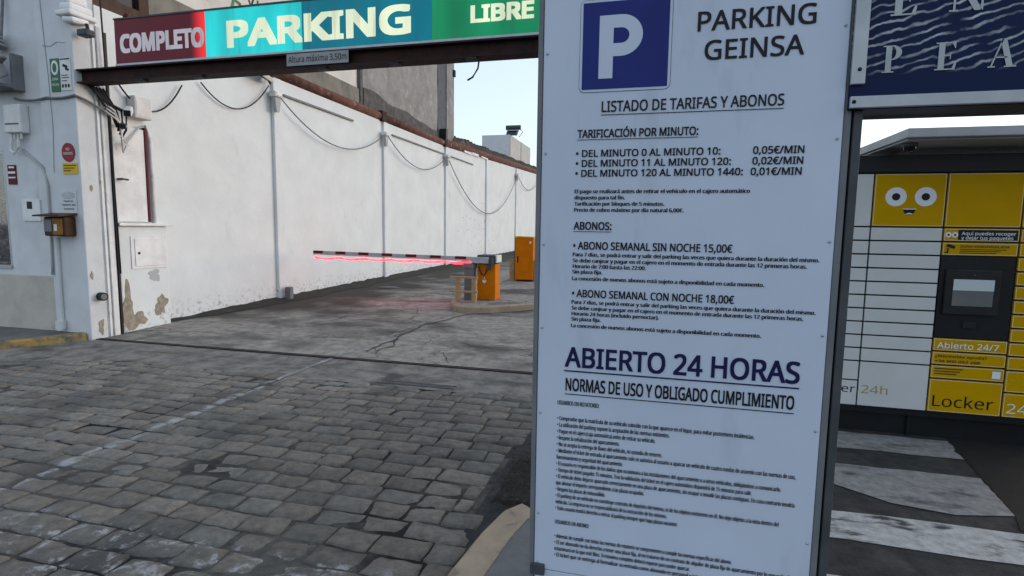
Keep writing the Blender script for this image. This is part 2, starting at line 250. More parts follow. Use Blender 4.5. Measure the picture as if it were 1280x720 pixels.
# ------------------------------------------------------------------ mesh helpers
import os
try: FONT = bpy.data.fonts.load(os.path.join(bpy.utils.system_resource('DATAFILES', path='fonts'), 'NotoSansHebrew-Regular.woff2'))   # one of Blender's own interface fonts (plain Noto Sans latin)
except Exception: FONT = None
def wloc(o):
    v = Vector((0, 0, 0))
    while o is not None: v += o.location; o = o.parent
    return v
def tag(o, label, cat, group=None):
    o['label'] = label; o['category'] = cat
    if group: o['group'] = group
    return o
def thing(name, label, cat, loc, group=None):
    o = bpy.data.objects.new(name, None); o.empty_display_size = .1; COL.objects.link(o); o.location = loc
    return tag(o, label, cat, group)
class MB:
    def __init__(s): s.bm = bmesh.new()
    def box(s, x0, x1, y0, y1, z0, z1, bev=0, T=None, seg=2):
        r = bmesh.ops.create_cube(s.bm, size=1); vs = r['verts']
        for v in vs: v.co = Vector(((x0+x1)/2+v.co.x*(x1-x0), (y0+y1)/2+v.co.y*(y1-y0), (z0+z1)/2+v.co.z*(z1-z0)))
        es = list({e for v in vs for e in v.link_edges})
        if bev:
            rb = bmesh.ops.bevel(s.bm, geom=es, offset=bev, segments=seg, affect='EDGES', profile=.5)
            vs = list({v for fc in rb['faces'] for v in fc.verts} | {v for v in vs if v.is_valid})
        if T is not None:
            for v in vs: v.co = T @ v.co
        return s
    def poly(s, pts):
        s.bm.faces.new([s.bm.verts.new(p) for p in pts]); return s
    def prism(s, pts, d):
        """pts: closed loop of 3D points, d: extrusion vector"""
        d = Vector(d); a = [s.bm.verts.new(p) for p in pts]; b = [s.bm.verts.new(Vector(p)+d) for p in pts]
        s.bm.faces.new(a); s.bm.faces.new(b[::-1]); k = len(pts)
        for i in range(k): s.bm.faces.new((a[i], b[i], b[(i+1) % k], a[(i+1) % k]))
        return s
    def tube(s, pts, r, n=8):
        pts = [Vector(p) for p in pts]; rings = []
        for i, p in enumerate(pts):
            t = (pts[min(i+1, len(pts)-1)]-pts[max(i-1, 0)]).normalized()
            a = t.orthogonal().normalized() if abs(t.z) > .9 else t.cross(Vector((0, 0, 1))).normalized()
            b = t.cross(a); rad = r[i] if isinstance(r, (list, tuple)) else r
            rings.append([s.bm.verts.new(p+rad*(math.cos(k*2*math.pi/n)*a+math.sin(k*2*math.pi/n)*b)) for k in range(n)])
        for A, B in zip(rings, rings[1:]):
            for k in range(n): s.bm.faces.new((A[k], A[(k+1) % n], B[(k+1) % n], B[k]))
        s.bm.faces.new(rings[0][::-1]); s.bm.faces.new(rings[-1]); return s
    def disc(s, c, r, axis, th=.003, n=28, ry=None):
        """flat disc facing -Y ('y') or +X ('x')"""
        ry = ry or r
        if axis == 'y': s.prism([(c[0]+r*math.cos(k*2*math.pi/n), c[1], c[2]+ry*math.sin(k*2*math.pi/n)) for k in range(n)], (0, th, 0))
        else: s.prism([(c[0], c[1]+r*math.cos(k*2*math.pi/n), c[2]+ry*math.sin(k*2*math.pi/n)) for k in range(n)], (-th, 0, 0))
        return s
    def sphere(s, c, r, sc=(1, 1, 1), seg=16):
        q = bmesh.ops.create_uvsphere(s.bm, u_segments=seg, v_segments=seg//2, radius=r)
        for v in q['verts']: v.co = Vector(c)+Vector((v.co.x*sc[0], v.co.y*sc[1], v.co.z*sc[2]))
        return s
    def blob2d(s, c, ry, rz, X, seed, n=40, amp=.35):
        """irregular flat patch on a +X face"""
        pts = []
        for k in range(n):
            a = k*2*math.pi/n
            q = 1+amp*noise.noise(Vector((math.cos(a)*1.6+seed, math.sin(a)*1.6, seed)))*1.6+.12*noise.noise(Vector((math.cos(a)*6+seed, math.sin(a)*6, 3)))
            pts.append((X, c[0]+ry*q*math.cos(a), c[1]+rz*q*math.sin(a)))
        s.prism(pts, (-.004, 0, 0)); return s
    def text(s, txt, x0, x1, z, cap, Y, bold=0, face='y', res=3, tilt=0):
        """flat lettering on a -Y (or +X) face, fitted to x0..x1 with the given cap height"""
        cu = bpy.data.curves.new('t', 'FONT'); cu.body = txt; cu.size = 1; cu.resolution_u = res; cu.fill_mode = 'FRONT'
        if FONT: cu.font = FONT
        ob = bpy.data.objects.new('t', cu); me = bpy.data.meshes.new_from_object(ob)
        xs = [v.co.x for v in me.vertices]; lo, hi = min(xs), max(xs); k = (x1-x0)/(hi-lo); kz = cap/CAPH
        d = bold*cap; dz_ = .8*d; d *= min(1, k/kz); x0 += d; k *= (x1-x0-d)/(x1-x0)     # heavier weights: thin layers of the same print shifted by a hair
        offs = [(0, 0)] if not bold else ([(-d, 0), (d, 0), (0, 0)] if res < 3 else [(-d, 0), (d, 0), (-d, dz_), (d, dz_), (-d, -dz_), (d, -dz_), (0, dz_), (0, -dz_), (0, 0)])
        for q, (dx, dz) in enumerate(offs):
            vs = []; yy_ = -.00006*q if face == 'y' else .0002*q
            for v in me.vertices:
                x = x0+(v.co.x-lo)*k+dx; zz = z+v.co.y*kz+dz
                vs.append(s.bm.verts.new((x, Y+yy_, zz) if face == 'y' else (Y+yy_, x, zz)))
            for p in me.polygons:
                try: s.bm.faces.new([vs[i] for i in p.vertices])
                except ValueError: pass
        bpy.data.objects.remove(ob); bpy.data.curves.remove(cu); bpy.data.meshes.remove(me); return s
    def build(s, name, m, parent=None, smooth=False, label=None, origin=None, fixn=True):
        if fixn and s.bm.faces: bmesh.ops.recalc_face_normals(s.bm, faces=s.bm.faces[:])
        if parent is not None: o = wloc(parent)
        elif origin is not None: o = Vector(origin)
        else:
            c = [v.co for v in s.bm.verts]
            o = Vector(((min(v.x for v in c)+max(v.x for v in c))/2, (min(v.y for v in c)+max(v.y for v in c))/2, min(v.z for v in c)))
        for v in s.bm.verts: v.co -= o
        me = bpy.data.meshes.new(name); s.bm.to_mesh(me); s.bm.free(); me.materials.append(m)
        if smooth:
            for p in me.polygons: p.use_smooth = True
        ob = bpy.data.objects.new(name, me); COL.objects.link(ob)
        if parent is not None: ob.parent = parent
        else: ob.location = o
        if label: ob['label'] = label
        return ob
_cu = bpy.data.curves.new('t', 'FONT'); _cu.body = 'H'; _cu.font = FONT or _cu.font; _ob = bpy.data.objects.new('t', _cu)
_me = bpy.data.meshes.new_from_object(_ob); CAPH = max(v.co.y for v in _me.vertices)
bpy.data.objects.remove(_ob); bpy.data.curves.remove(_cu); bpy.data.meshes.remove(_me)
def struct(o): o['kind'] = 'structure'; return o
def copy_tree(o, off, parent=None):
    c = o.copy(); COL.objects.link(c)
    if parent is not None: c.parent = parent
    else: c.location = o.location+Vector(off)
    for ch in list(o.children): copy_tree(ch, off, c)
    return c
def rot_at(p, e):
    from mathutils import Euler
    return Matrix.Translation(Vector(p)) @ Euler(e).to_matrix().to_4x4() @ Matrix.Translation(-Vector(p))
def sag(a, b, drop, n=18, wob=0):
    a, b = Vector(a), Vector(b)
    return [a.lerp(b, t/n)+Vector((0, 0, -drop*4*(t/n)*(1-t/n)+wob*noise.noise(Vector((t*.7, drop*9, 0))))) for t in range(n+1)]
def gz(y): return .0135*max(0, min(y, 60)-6.3)

# ------------------------------------------------------------------ setting: ground
b = MB(); b.poly([(-400,-400,-.05),(400,-400,-.05),(400,400,-.05),(-400,400,-.05)]); struct(b.build('ground', M_asph))
# drive rising gently behind the gate
def sheet(pts_fn, xs, ys, name, m):
    b = MB(); g = [[b.bm.verts.new((x, y, pts_fn(x, y))) for x in xs] for y in ys]
    for j in range(len(ys)-1):
        for i in range(len(xs)-1): b.bm.faces.new((g[j][i], g[j][i+1], g[j+1][i+1], g[j+1][i]))
    return struct(b.build(name, m, smooth=True))
def lin(a, b, n): return [a+(b-a)*i/n for i in range(n+1)]
def bumpz(x, y): return .012*noise.noise(Vector((x*.5, y*.5, 1)))+.004*noise.noise(Vector((x*2, y*2, 4)))
sheet(lambda x, y: .006+gz(y)+bumpz(x, y)*min(1, max(0, (y-6.1)*2)), lin(-8.2, 14, 110), lin(6.02, 60, 220), 'drive', M_drive)
sheet(lambda x, y: .002+.3*bumpz(x, y), lin(-8.2, 14, 100), lin(5.04, 6.03, 6), 'concrete_apron', M_conc2)
b = MB(); b.prism([(-.93,-25,-.045),(40,-25,-.045),(40,5.07,-.045),(-.93,5.07,-.045)], (0,0,.045)); struct(b.build('road', M_asph))
b = MB()
pts = [(-9.6,4.0),(-8.2,4.15),(-7.3,4.35),(-6.8,4.72),(-6.3,5.0),(-5.9,5.08),(-5.9,5.9),(-7.6,5.9),(-9.6,5.2)]
b.prism([(x,y,-.04) for x,y in pts], (0,0,.048)); struct(b.build('asphalt_patch', M_conc2))
# cobbles: every sett a rounded, slightly tilted stone
b = MB()
sheet_bed = sheet(lambda x, y: -.006+.014*noise.noise(Vector((x*.9, y*.9, 7)))+.004*noise.noise(Vector((x*9, y*9, 7))), lin(-13, -.92, 150), lin(-1.0, 5.07, 90), 'joint_bed', M_bed)
tone = b.bm.faces.layers.float_color.new('tone') if False else None
cols = []
PY, PX = .172, .262
US = [-1, -.96, -.62, -.22, .2, .6, .96, 1]; VS = [-1, -.94, -.4, .1, .5, .94, 1]; nu, nv = 8, 7
y = -.9; row = 0
while y < 5.25:
    x = -12.5+(row % 2)*PX*.5+rnd.uniform(-.03, .03)
    hgt = PY*rnd.uniform(.92, 1.06)
    while x < -.93:
        wd = PX*rnd.uniform(.82, 1.2)
        lim = -.862 if y < 2.75 else (-.97 if y < 3.85 else -.90)
        if x+wd > lim: wd = lim-x
        elif x+wd > lim-.09: wd = lim-x
        if wd < .07: break
        cx, cy = x+wd/2, y+hgt/2+.035*noise.noise(Vector((x*.6, y*.3, 2)))
        if not (cy > 5.06+.05*noise.noise(Vector((x*2, 0, 0)))) and not (cx < -6.6 and cy > 4.3+max(0, (cx+7.4))*.6):
            gap = rnd.uniform(.0005, .009); a, c = wd/2-gap, hgt/2-gap
            top = rnd.uniform(-.003, .010); tx, ty = rnd.gauss(0, .018), rnd.gauss(0, .018); sd = rnd.random()*100
            an = rnd.gauss(0, .035); ca, sa = math.cos(an), math.sin(an); crown = rnd.uniform(.002, .009)
            near = .55+.45*noise.noise(Vector((x*.35, y*.35, 5)))
            g = []
            for j in range(nv):
                rw = []
                for i in range(nu):
                    u, v = US[i], VS[j]
                    uu_, vv_ = u, v
                    rd = (abs(uu_)**12+abs(vv_)**12)**(1/12)
                    sc = 1 if rd < 1e-6 else min(1, 1/rd)
                    px_, py_ = uu_*sc*a, vv_*sc*c
                    px_ += .014*noise.noise(Vector((px_*8+sd, py_*8, 0))); py_ += .014*noise.noise(Vector((px_*8, py_*8+sd, 5)))
                    e = max(abs(uu_), abs(vv_))
                    z = top+tx*px_+ty*py_+crown*(1-e**3.5)+.007*noise.noise(Vector((px_*10+sd, py_*10, 6)))+.004*noise.noise(Vector((px_*22+sd, py_*22, 1)))
                    if i in (0, nu-1) or j in (0, nv-1): z -= .04
                    elif i in (1, nu-2) or j in (1, nv-2): z -= .0025
                    rw.append(b.bm.verts.new((cx+px_*ca-py_*sa, cy+px_*sa+py_*ca, z)))
                g.append(rw)
            tn = rnd.uniform(.74, 1.2)*(1+.3*noise.noise(Vector((cx*.5, cy*.5, 9)))+.24*min(1, max(-.6, (-3.0-cx)*.6)))  # random stone tone, plus open-sky brightness at left painted in, dimmer by the board
            wm = rnd.uniform(-.04, .05)
            for j in range(nv-1):
                for i in range(nu-1):
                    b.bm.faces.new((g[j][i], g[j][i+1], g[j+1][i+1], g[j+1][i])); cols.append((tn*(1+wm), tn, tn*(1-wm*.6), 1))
        x += wd
    y += hgt; row += 1
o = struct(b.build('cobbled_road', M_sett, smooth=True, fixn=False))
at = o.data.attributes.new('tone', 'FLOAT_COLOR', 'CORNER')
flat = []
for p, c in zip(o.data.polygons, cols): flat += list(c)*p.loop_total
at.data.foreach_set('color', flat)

# kerbs and pavements
def kerbpath(pts, wdt, h, name, m, base=None, side=1):
    """kerb stones along a path (left side of the path is the road)"""
    b = MB(); P = [Vector((x, y, 0)) for x, y in pts]
    for i, (p, q) in enumerate(zip(P, P[1:])):
        t = (q-p).normalized(); nrm = side*Vector((t.y, -t.x, 0)); z0 = base(p.y) if base else 0; z1 = base(q.y) if base else 0
        k = .0012
        p2, q2 = p+t*k, q-t*k
        vs = []
        for (pp, zz) in ((p2, z0), (q2, z1)):
            for (off, hh) in ((0, -.05), (.008, h-.02), (.03, h), (wdt, h), (wdt, -.05)):
                vs.append(b.bm.verts.new(pp+nrm*off+Vector((0, 0, zz+hh+(.004*noise.noise(pp*3) if hh > 0 else 0)))))
        for k2 in range(5):
            b.bm.faces.new((vs[k2], vs[(k2+1) % 5], vs[5+(k2+1) % 5], vs[5+k2]))
        b.bm.faces.new(vs[:5]); b.bm.faces.new(vs[5:][::-1])
    return struct(b.build(name, m))
kl = [(-14,2.4),(-12,3.1),(-10.6,3.6),(-9.3,4.15),(-8.8,4.42),(-8.3,4.75),(-7.95,5.12),(-7.7,5.5),(-7.56,5.84)]
kerbpath(kl, .16, .105, 'kerb', M_kerby, side=-1)
b = MB(); b.prism([(x-.1,y+.115,-.04) for x,y in kl]+[(-7.6,5.98,-.04),(-14,6.0,-.04)], (0,0,.140)); struct(b.build('pavement', M_pave))
ck = [(-.86,-6),(-.86,-3),(-.86,-1),(-.86,.6),(-.86,1.6),(-.84,2.2),(-.80,2.55),(-.75,2.78),(-.68,2.88)]
kerbpath(ck, .17, .10, 'kerb', M_kerb)
b = MB(); b.prism([(-.70,-6,-.04),(-.70,2.2,-.04),(-.63,2.72,-.04),(-.52,2.86,-.04),(.72,2.86,-.04),(.72,-6,-.04)], (0,0,.135)); struct(b.build('pavement', M_pave))
# dark litter-filled hollow beside the sign
b = MB()
g = [[None]*17 for _ in range(17)]
for i in range(17):
    for j in range(17):
        u, v = i/16, j/16; x = -.93+u*.55; y = 2.90+v*.92
        edge = min(u, 1-u, v, 1-v)
        g[i][j] = b.bm.verts.new((x+.03*noise.noise(Vector((x*6, y*6, 0))), y, -.03+.05*min(1, edge*6)+.016*noise.noise(Vector((x*14, y*14, 3)))))
for i in range(16):
    for j in range(16): b.bm.faces.new((g[i][j], g[i+1][j], g[i+1][j+1], g[i][j+1]))
struct(b.build('soil', M_soil, smooth=True))
b = MB()
for k in range(170):
    x, y = rnd.uniform(-.93, -.45), rnd.uniform(2.92, 3.8); z = .03+.012*rnd.random(); s_ = rnd.uniform(.008, .026); a = rnd.random()*6.3
    q = [Vector((math.cos(a+d)*s_*k2, math.sin(a+d)*s_*k2, rnd.uniform(0, .012))) for d, k2 in ((0, 1), (1.2, .45), (3.1, 1), (4.4, .45))]
    b.poly([Vector((x, y, z))+p for p in q])
o = b.build('leaf_litter', mat('dry_leaf', (.045,.038,.03), (.02,.018,.016), 30, .9)); o['kind'] = 'stuff'; o['label'] = 'dry leaf litter in the dark hollow by the kerb end beside the sign'
# gate track, drain, cracks, line, damp strip
b = MB(); b.prism([(-7.5,5.935,.008),(6,5.935,.008),(6,5.972,.008),(-7.5,5.972,.008)], (0,0,.004)); struct(b.build('track_groove', M_crack))
b = MB(); b.box(-7.5,6,5.972,5.985,-.01,.016); b.box(-7.5,6,5.921,5.934,-.01,.014); struct(b.build('track_rail', M_rust))
b = MB()
for k in range(22): b.box(-2.72+k*.036,-2.70+k*.036,5.13,5.21,.001,.009)
b.box(-2.75,-1.9,5.118,5.13,.001,.010); b.box(-2.75,-1.9,5.21,5.222,.001,.010)
tag(b.build('drain_grate', M_greyd), 'narrow metal drain grate set in the concrete strip before the cobbles', 'drain grate')
def ribbon(b, pts, wd, jag=.03, lift=.016, seed=0, n=10):
    P = []
    for (p, q) in zip(pts, pts[1:]):
        for k in range(n): t = k/n; P.append((p[0]+(q[0]-p[0])*t, p[1]+(q[1]-p[1])*t))
    P.append(pts[-1])
    P = [(x+jag*noise.noise(Vector((x*4, y*4, seed))), y+jag*noise.noise(Vector((x*4, y*4, seed+9)))) for x, y in P]
    L, Rr = [], []
    for i, p in enumerate(P):
        q0, q1 = P[max(0, i-1)], P[min(len(P)-1, i+1)]; dx, dy = q1[0]-q0[0], q1[1]-q0[1]; l = math.hypot(dx, dy) or 1
        w_ = wd*(.3+.6*abs(noise.noise(Vector((p[0]*5, p[1]*5, seed+3)))*1.3+.3)); z = lift+gz(p[1])+(bumpz(*p) if p[1] > 6.1 else 0)
        L.append(b.bm.verts.new((p[0]-dy/l*w_, p[1]+dx/l*w_, z))); Rr.append(b.bm.verts.new((p[0]+dy/l*w_, p[1]-dx/l*w_, z)))
    for i in range(len(P)-1): b.bm.faces.new((L[i], Rr[i], Rr[i+1], L[i+1]))
b = MB()
for i, (pts, wd) in enumerate([
    ([(-3.6,6.35),(-3.55,6.9),(-3.58,7.5),(-3.62,8.2),(-3.42,8.9),(-3.3,9.5),(-2.9,9.75)], .03), ([(-3.45,6.4),(-3.4,6.8),(-3.58,7.2)], .022),
    ([(-2.9,9.75),(-2.2,10.3),(-1.2,11)], .02), ([(-1.0,6.9),(-1.6,7.1),(-2.0,6.9),(-2.6,7.2)], .012), ([(-1.0,8.2),(-1.6,8.6),(-2.2,8.4)], .010),
    ([(-5.5,7.8),(-5.2,8.4),(-5.3,9.3)], .014), ([(-5.9,8.4),(-5.2,8.6),(-4.9,9.3),(-4.4,9.5)], .016), ([(-6.6,9.8),(-5.6,9.9),(-4.8,10.4)], .014),
    ([(-7.5,6.6),(-6.4,6.8),(-5.2,6.6),(-4.2,6.9)], .007), ([(-2.6,6.6),(-2.3,6.1)], .010), ([(-7.0,5.5),(-5.8,5.55),(-4.6,5.4),(-3.4,5.5),(-2.2,5.45),(-1.1,5.55)], .006), ([(-4.4,5.2),(-4.2,5.6),(-4.35,5.9)], .006), ([(-2.0,7.4),(-1.2,7.7)], .006), ([(-4.6,7.6),(-4.0,8.3),(-4.1,9.2),(-4.5,10)], .008), ([(-6.9,7.6),(-6,7.3),(-5.4,7.6)], .008)]):
    ribbon(b, pts, wd, .06, .013, i*3.1)
struct(b.build('drive_cracks', M_crack))
b = MB(); ribbon(b, [(-3.80,5.05),(-3.78,6.2),(-3.76,6.9),(-3.72,7.6)], .05, .01, .009, 2); ribbon(b, [(-3.78,7.7),(-3.66,8.7),(-3.55,9.5)], .045, .015, .013, 5)
struct(b.build('painted_line', M_line))
def patch(pts, name, m, lift=.011, n=6):
    """flat worn patch on the drive, following its slope"""
    b = MB(); P = []
    for i in range(len(pts)):
        p, q = pts[i], pts[(i+1) % len(pts)]
        for k in range(n): t = k/n; P.append((p[0]+(q[0]-p[0])*t+.07*noise.noise(Vector((p[0]*3+k, q[1]*3, 1))), p[1]+(q[1]-p[1])*t+.07*noise.noise(Vector((p[0]*3, k+q[1], 8)))))
    b.poly([(x, y, lift+gz(y)+(bumpz(x, y) if y > 6.1 else 0)) for x, y in P]); return struct(b.build(name, m))
# damp, mossy strip of dirt along the foot of the wall
b = MB(); ys = lin(7.2, 44, 200); rows = []
for yv in ys:
    wd = (.10+.42*min(1, (yv-7.2)/3))*(1+.45*noise.noise(Vector((yv*.9, 0, 0)))+.2*noise.noise(Vector((yv*3, 4, 0))))
    rows.append([b.bm.verts.new((-7.72+wd*t, yv, gz(yv)+(.014+bumpz(-7.72+wd, yv))*t+(.07*(1+.6*noise.noise(Vector((yv*4, t*3, 0)))))*(1-t)**2+.012*noise.noise(Vector((yv*6, t*5, 2)))*(1-t))) for t in (0, .12, .3, .55, .8, 1)])
for A, B in zip(rows, rows[1:]):
    for k in range(5): b.bm.faces.new((A[k], A[k+1], B[k+1], B[k]))
struct(b.build('soil', M_damp, smooth=True))
# crossing stripes on the right
def stripe(y0, y1, x0, x1, xr, m):
    b = MB(); P = [(x0, y0), (x1, y0)]+[(x1+(xr-x1)*t+.02*noise.noise(Vector((t*8, y0, 0))), y0+(y1-y0)*t) for t in lin(0, 1, 8)][1:]+[(x0, y1)]
    Q = []
    for a_, c_ in zip(P, P[1:]+P[:1]):
        for k in range(14):
            q = (a_[0]+(c_[0]-a_[0])*k/14, a_[1]+(c_[1]-a_[1])*k/14)
            Q.append((q[0]+.02*noise.noise(Vector((q[0]*9, q[1]*9, 2))), q[1]+.022*noise.noise(Vector((q[0]*9, q[1]*9, 6))), .004))
    b.poly(Q); return struct(b.build('crossing_stripe', m))
stripe(4.55, 4.93, .2, 2.24, 2.30, M_zebra2); stripe(3.86, 4.22, .2, 2.12, 2.18, M_zebra2); stripe(3.13, 3.47, .2, 4.2, 4.2, M_zebra); stripe(2.42, 2.78, .75, 4.2, 4.2, M_zebra)
b = MB(); b.poly([(x, y, .0055) for x, y in [(.9,4.3),(1.2,3.84),(1.45,3.66),(1.76,3.60),(2.09,3.68),(2.14,4.0),(1.9,3.92),(1.6,3.95),(1.3,4.12)]]); struct(b.build('asphalt_patch', M_zebra2))
b = MB(); b.poly([(x, y, .0045) for x, y in [(2.33,5.05),(2.10,3.7),(2.02,3.5),(6,3.5),(6,5.05)]]); struct(b.build('asphalt_patch', M_patch))

# ------------------------------------------------------------------ white building on the left
t = thing('white_building', 'white rendered building at left with beige plinth and corner pillar beside the gate', 'building', (-9.6, 6.6, 0))
b = MB(); b.box(-14,-8.945,5.925,10,-.05,.955); b.box(-14,-8.945,5.925,10,2.62,7.5); b.box(-14,-9.9,5.925,10,.955,2.62); b.box(-8.945,-8.13,5.925,10,-.05,7.5); b.box(-8.13,-7.72,5.96,6.36,-.05,7.5)
wall = b.build('wall', M_front, t)
b = MB(); b.box(-8.13,-7.51,5.87,6.12,-.05,7.5,.012); b.build('pillar', M_front, t)
b = MB(); b.box(-14,-8.135,5.885,5.922,-.05,.87,.006); b.build('plinth', M_plinth, t)
b = MB(); b.box(-7.66,-7.40,5.78,6.16,4.30,4.37,.02); b.box(-7.62,-7.43,5.81,6.13,4.37,4.47,.03); b.box(-7.60,-7.46,5.83,6.08,4.47,5.3,.03); b.box(-7.58,-7.40,5.80,6.05,4.22,4.30,.03,rot_at((-7.5,5.9,4.26),(.1,.12,.05))); b.build('corbel', M_white, t)
b = MB(); b.box(-7.72,-7.52,6.125,6.20,-.02,4.3,.008); b.box(-7.70,-7.505,6.215,6.30,-.02,4.3,.006); b.box(-7.51,-7.495,6.14,6.16,0,4.2); b.build('gate_post', M_white, t)
b = MB(); b.box(-7.60,-7.50,6.318,6.35,0,4.25); b.build('gate_slot', M_black, t)
wf = MB(); wf.box(-9.9,-8.95,5.93,5.97,2.57,2.62); wf.box(-9.9,-8.95,5.90,5.98,.956,1.0); wf.box(-8.995,-8.95,5.93,5.97,1.0,2.57); wf = wf.build('window', M_alu, t)
b = MB(); b.box(-9.9,-8.997,5.945,5.952,1.0,2.57); b.build('pane', M_glass, wf)
b = MB(); ribbon_pts = [(-8.02,5.866,7.2),(-8.03,5.866,5.2),(-7.99,5.866,4.3),(-7.95,5.866,3.6),(-7.93,5.866,2.9),(-7.97,5.866,2.3)]
b.tube(ribbon_pts, .004, 5); b.tube([(-8.02,5.866,3.97),(-7.88,5.866,3.95),(-7.76,5.866,4.0),(-7.62,5.866,3.98)], .003, 5); b.build('plaster_crack', M_hair, t)
MB().blob2d((6.02,.18), .04, .10, -7.504, 3.3).build('peeled_plaster', M_peel, t); MB().blob2d((5.93,.9), .02, .05, -7.504, 6.1).build('peeled_plaster', M_peel, t); MB().blob2d((6.0,2.1), .02, .04, -7.504, 8.1).build('peeled_plaster', M_peel, t)
b = MB()
pts = [(-8.11,5.90,.13),(-8.07,5.90,.5),(-8.06,5.90,1.0),(-8.05,5.90,1.42)]
b.tube([(-7.99,5.845,.16),(-7.99,5.845,.75),(-7.985,5.85,1.42)], .03, 12); b.tube([(-7.99,5.825,.14),(-7.99,5.825,.26)], .062, 12); b.build('drainpipe', M_front, t)
# what shows through the far-left window
b = MB()
for k in range(60):
    b.sphere((rnd.uniform(-9.8,-9.0), rnd.uniform(6.15,6.5), rnd.uniform(1.02,2.2)), rnd.uniform(.04,.10), (1,1,.8), 8)
b.box(-9.85,-8.96,6.1,6.6,.96,1.02)
tag(b.build('window_display', M_flower, smooth=True), 'mottled red and white display seen through the window at the far left', 'display')
# ---- things on its front
t = thing('wall_sign', 'green rectangular sign with white emblem on the pillar above the cable', 'sign', (-7.80,5.868,3.36))
b = MB(); b.box(-7.90,-7.745,5.860,5.869,3.36,3.79,.002); b.build('plate', M_green, t)
b = MB(); b.disc((-7.82,5.858,3.67), .062, 'y', .0015, ry=.095); b.text('ZONA', -7.875, -7.77, 3.51, .03, 5.8585, .03); b.text('VIGILADA', -7.885, -7.76, 3.44, .028, 5.8585, .03); b.build('print', M_inkw, t)
b = MB(); b.disc((-7.82,5.855,3.67), .034, 'y', .0015, ry=.06); b.build('emblem', M_green, t)
t = thing('notice_plate', 'white notice plate with small camera symbol right of the green sign', 'sign', (-7.65,5.868,3.38))
b = MB(); b.box(-7.73,-7.55,5.860,5.869,3.37,3.79,.002); b.build('plate', M_plaswhite, t)
b = MB(); b.box(-7.68,-7.6,5.857,5.859,3.665,3.70,0,rot_at((-7.64,5.858,3.68),(0,.4,0))); b.box(-7.64,-7.58,5.857,5.859,3.63,3.66,0,rot_at((-7.62,5.858,3.64),(0,.4,0)))
b.box(-7.72,-7.56,5.857,5.859,3.765,3.78)
for z, x1 in ((3.56,-7.60),(3.53,-7.58),(3.49,-7.62)): b.box(-7.71,x1,5.857,5.859,z,z+.010)
for x in (-7.71,-7.66,-7.61): b.box(x,x+.03,5.857,5.859,3.41,3.45)
b.build('print', M_ink, t)
t = thing('warning_sign', 'round dark red sign with white writing above a yellow plate on the pillar', 'sign', (-7.69,5.868,2.37))
b = MB(); b.disc((-7.69,5.859,2.565), .112, 'y', .008, ry=.125); b.build('round_plate', M_redp, t)
b = MB(); b.text('NO', -7.72,-7.66,2.59,.035,5.8565,.02); b.text('FUMADORES', -7.775,-7.605,2.535,.032,5.8565,.02); b.build('lettering', M_inkw, t)
b = MB(); b.box(-7.805,-7.545,5.861,5.869,2.275,2.425,.002); b.build('yellow_plate', M_yell, t)
b = MB()
for z, x1 in ((2.385,-7.57),(2.35,-7.60),(2.315,-7.66)): b.box(-7.785,x1,5.8585,5.860,z,z+.013)
b.build('writing', M_maroon, t)
t = thing('info_plate', 'small white notice with grey oval logo above the intercom on the pillar', 'sign', (-7.75,5.868,1.74))
b = MB(); b.box(-7.885,-7.60,5.862,5.869,1.745,2.06,.002); b.build('plate', M_front, t)
b = MB(); b.disc((-7.745,5.858,1.995), .115, 'y', .003, ry=.045); b.build('logo', M_alu, t)
b = MB(); b.text('Tarjeta de', -7.83,-7.66,1.905,.022,5.860,.02); b.text('residentes aquí', -7.86,-7.62,1.855,.022,5.860,.02); b.text('Residentes', -7.83,-7.65,1.80,.022,5.860,.02); b.build('lettering', M_ink, t)
t = thing('intercom', 'brown and ochre intercom box with hood on the pillar below the notices', 'intercom', (-7.85,5.85,1.42))
b = MB(); b.box(-8.0,-7.64,5.70,5.866,1.44,1.70,.02); b.build('housing', M_brownbox, t)
b = MB(); b.prism([(-8.08,5.62,1.70),(-8.08,5.866,1.735),(-8.08,5.866,1.755),(-8.08,5.62,1.72)], (.47,0,0)); b.build('hood', M_brownbox, t)
b = MB(); b.box(-7.83,-7.66,5.69,5.699,1.46,1.68,.003); b.build('panel', mat('ochre_panel', (.26,.12,.012), (.18,.08,.01), 9, .5), t)
b = MB(); b.box(-7.985,-7.85,5.692,5.699,1.50,1.66,.003); b.build('speaker', M_grey, t)
b = MB(); b.box(-7.80,-7.745,5.684,5.689,1.51,1.60,.002); b.build('button', M_plaswhite, t)
t = thing('meter_hatch', 'flush white meter hatch with dark square window left of the intercom', 'hatch', (-8.5,5.92,1.63))
b = MB(); b.box(-8.66,-8.33,5.905,5.924,1.64,1.94,.004); b.build('door', M_white, t); b = MB(); b.box(-8.56,-8.47,5.898,5.904,1.81,1.91,.002); b.build('window', M_black, t)
t = thing('red_notice', 'small dark red notice with white lines beside the far left window', 'sign', (-8.81,5.92,2.15))
b = MB(); b.box(-8.89,-8.735,5.912,5.924,2.15,2.42,.002); b.build('plate', M_maroon, t)
b = MB(); b.box(-8.88,-8.745,5.909,5.911,2.30,2.33); b.box(-8.88,-8.745,5.909,5.911,2.235,2.255); b.box(-8.86,-8.76,5.909,5.911,2.375,2.40); b.build('writing', M_inkw, t)
t = thing('distribution_box', 'white electrical distribution box with conduits at the left edge of the facade', 'electrical box', (-8.55,5.92,2.83))
b = MB(); b.box(-8.72,-8.42,5.80,5.924,2.84,3.22,.015); b.build('housing', M_plaswhite, t)
b = MB(); b.box(-8.69,-8.45,5.792,5.799,2.95,2.965); b.build('seam', M_greyd, t)
b = MB()
for x in (-8.68,-8.62,-8.56,-8.50): b.tube([(x,5.86,2.845),(x,5.86,2.76)], .016, 8)
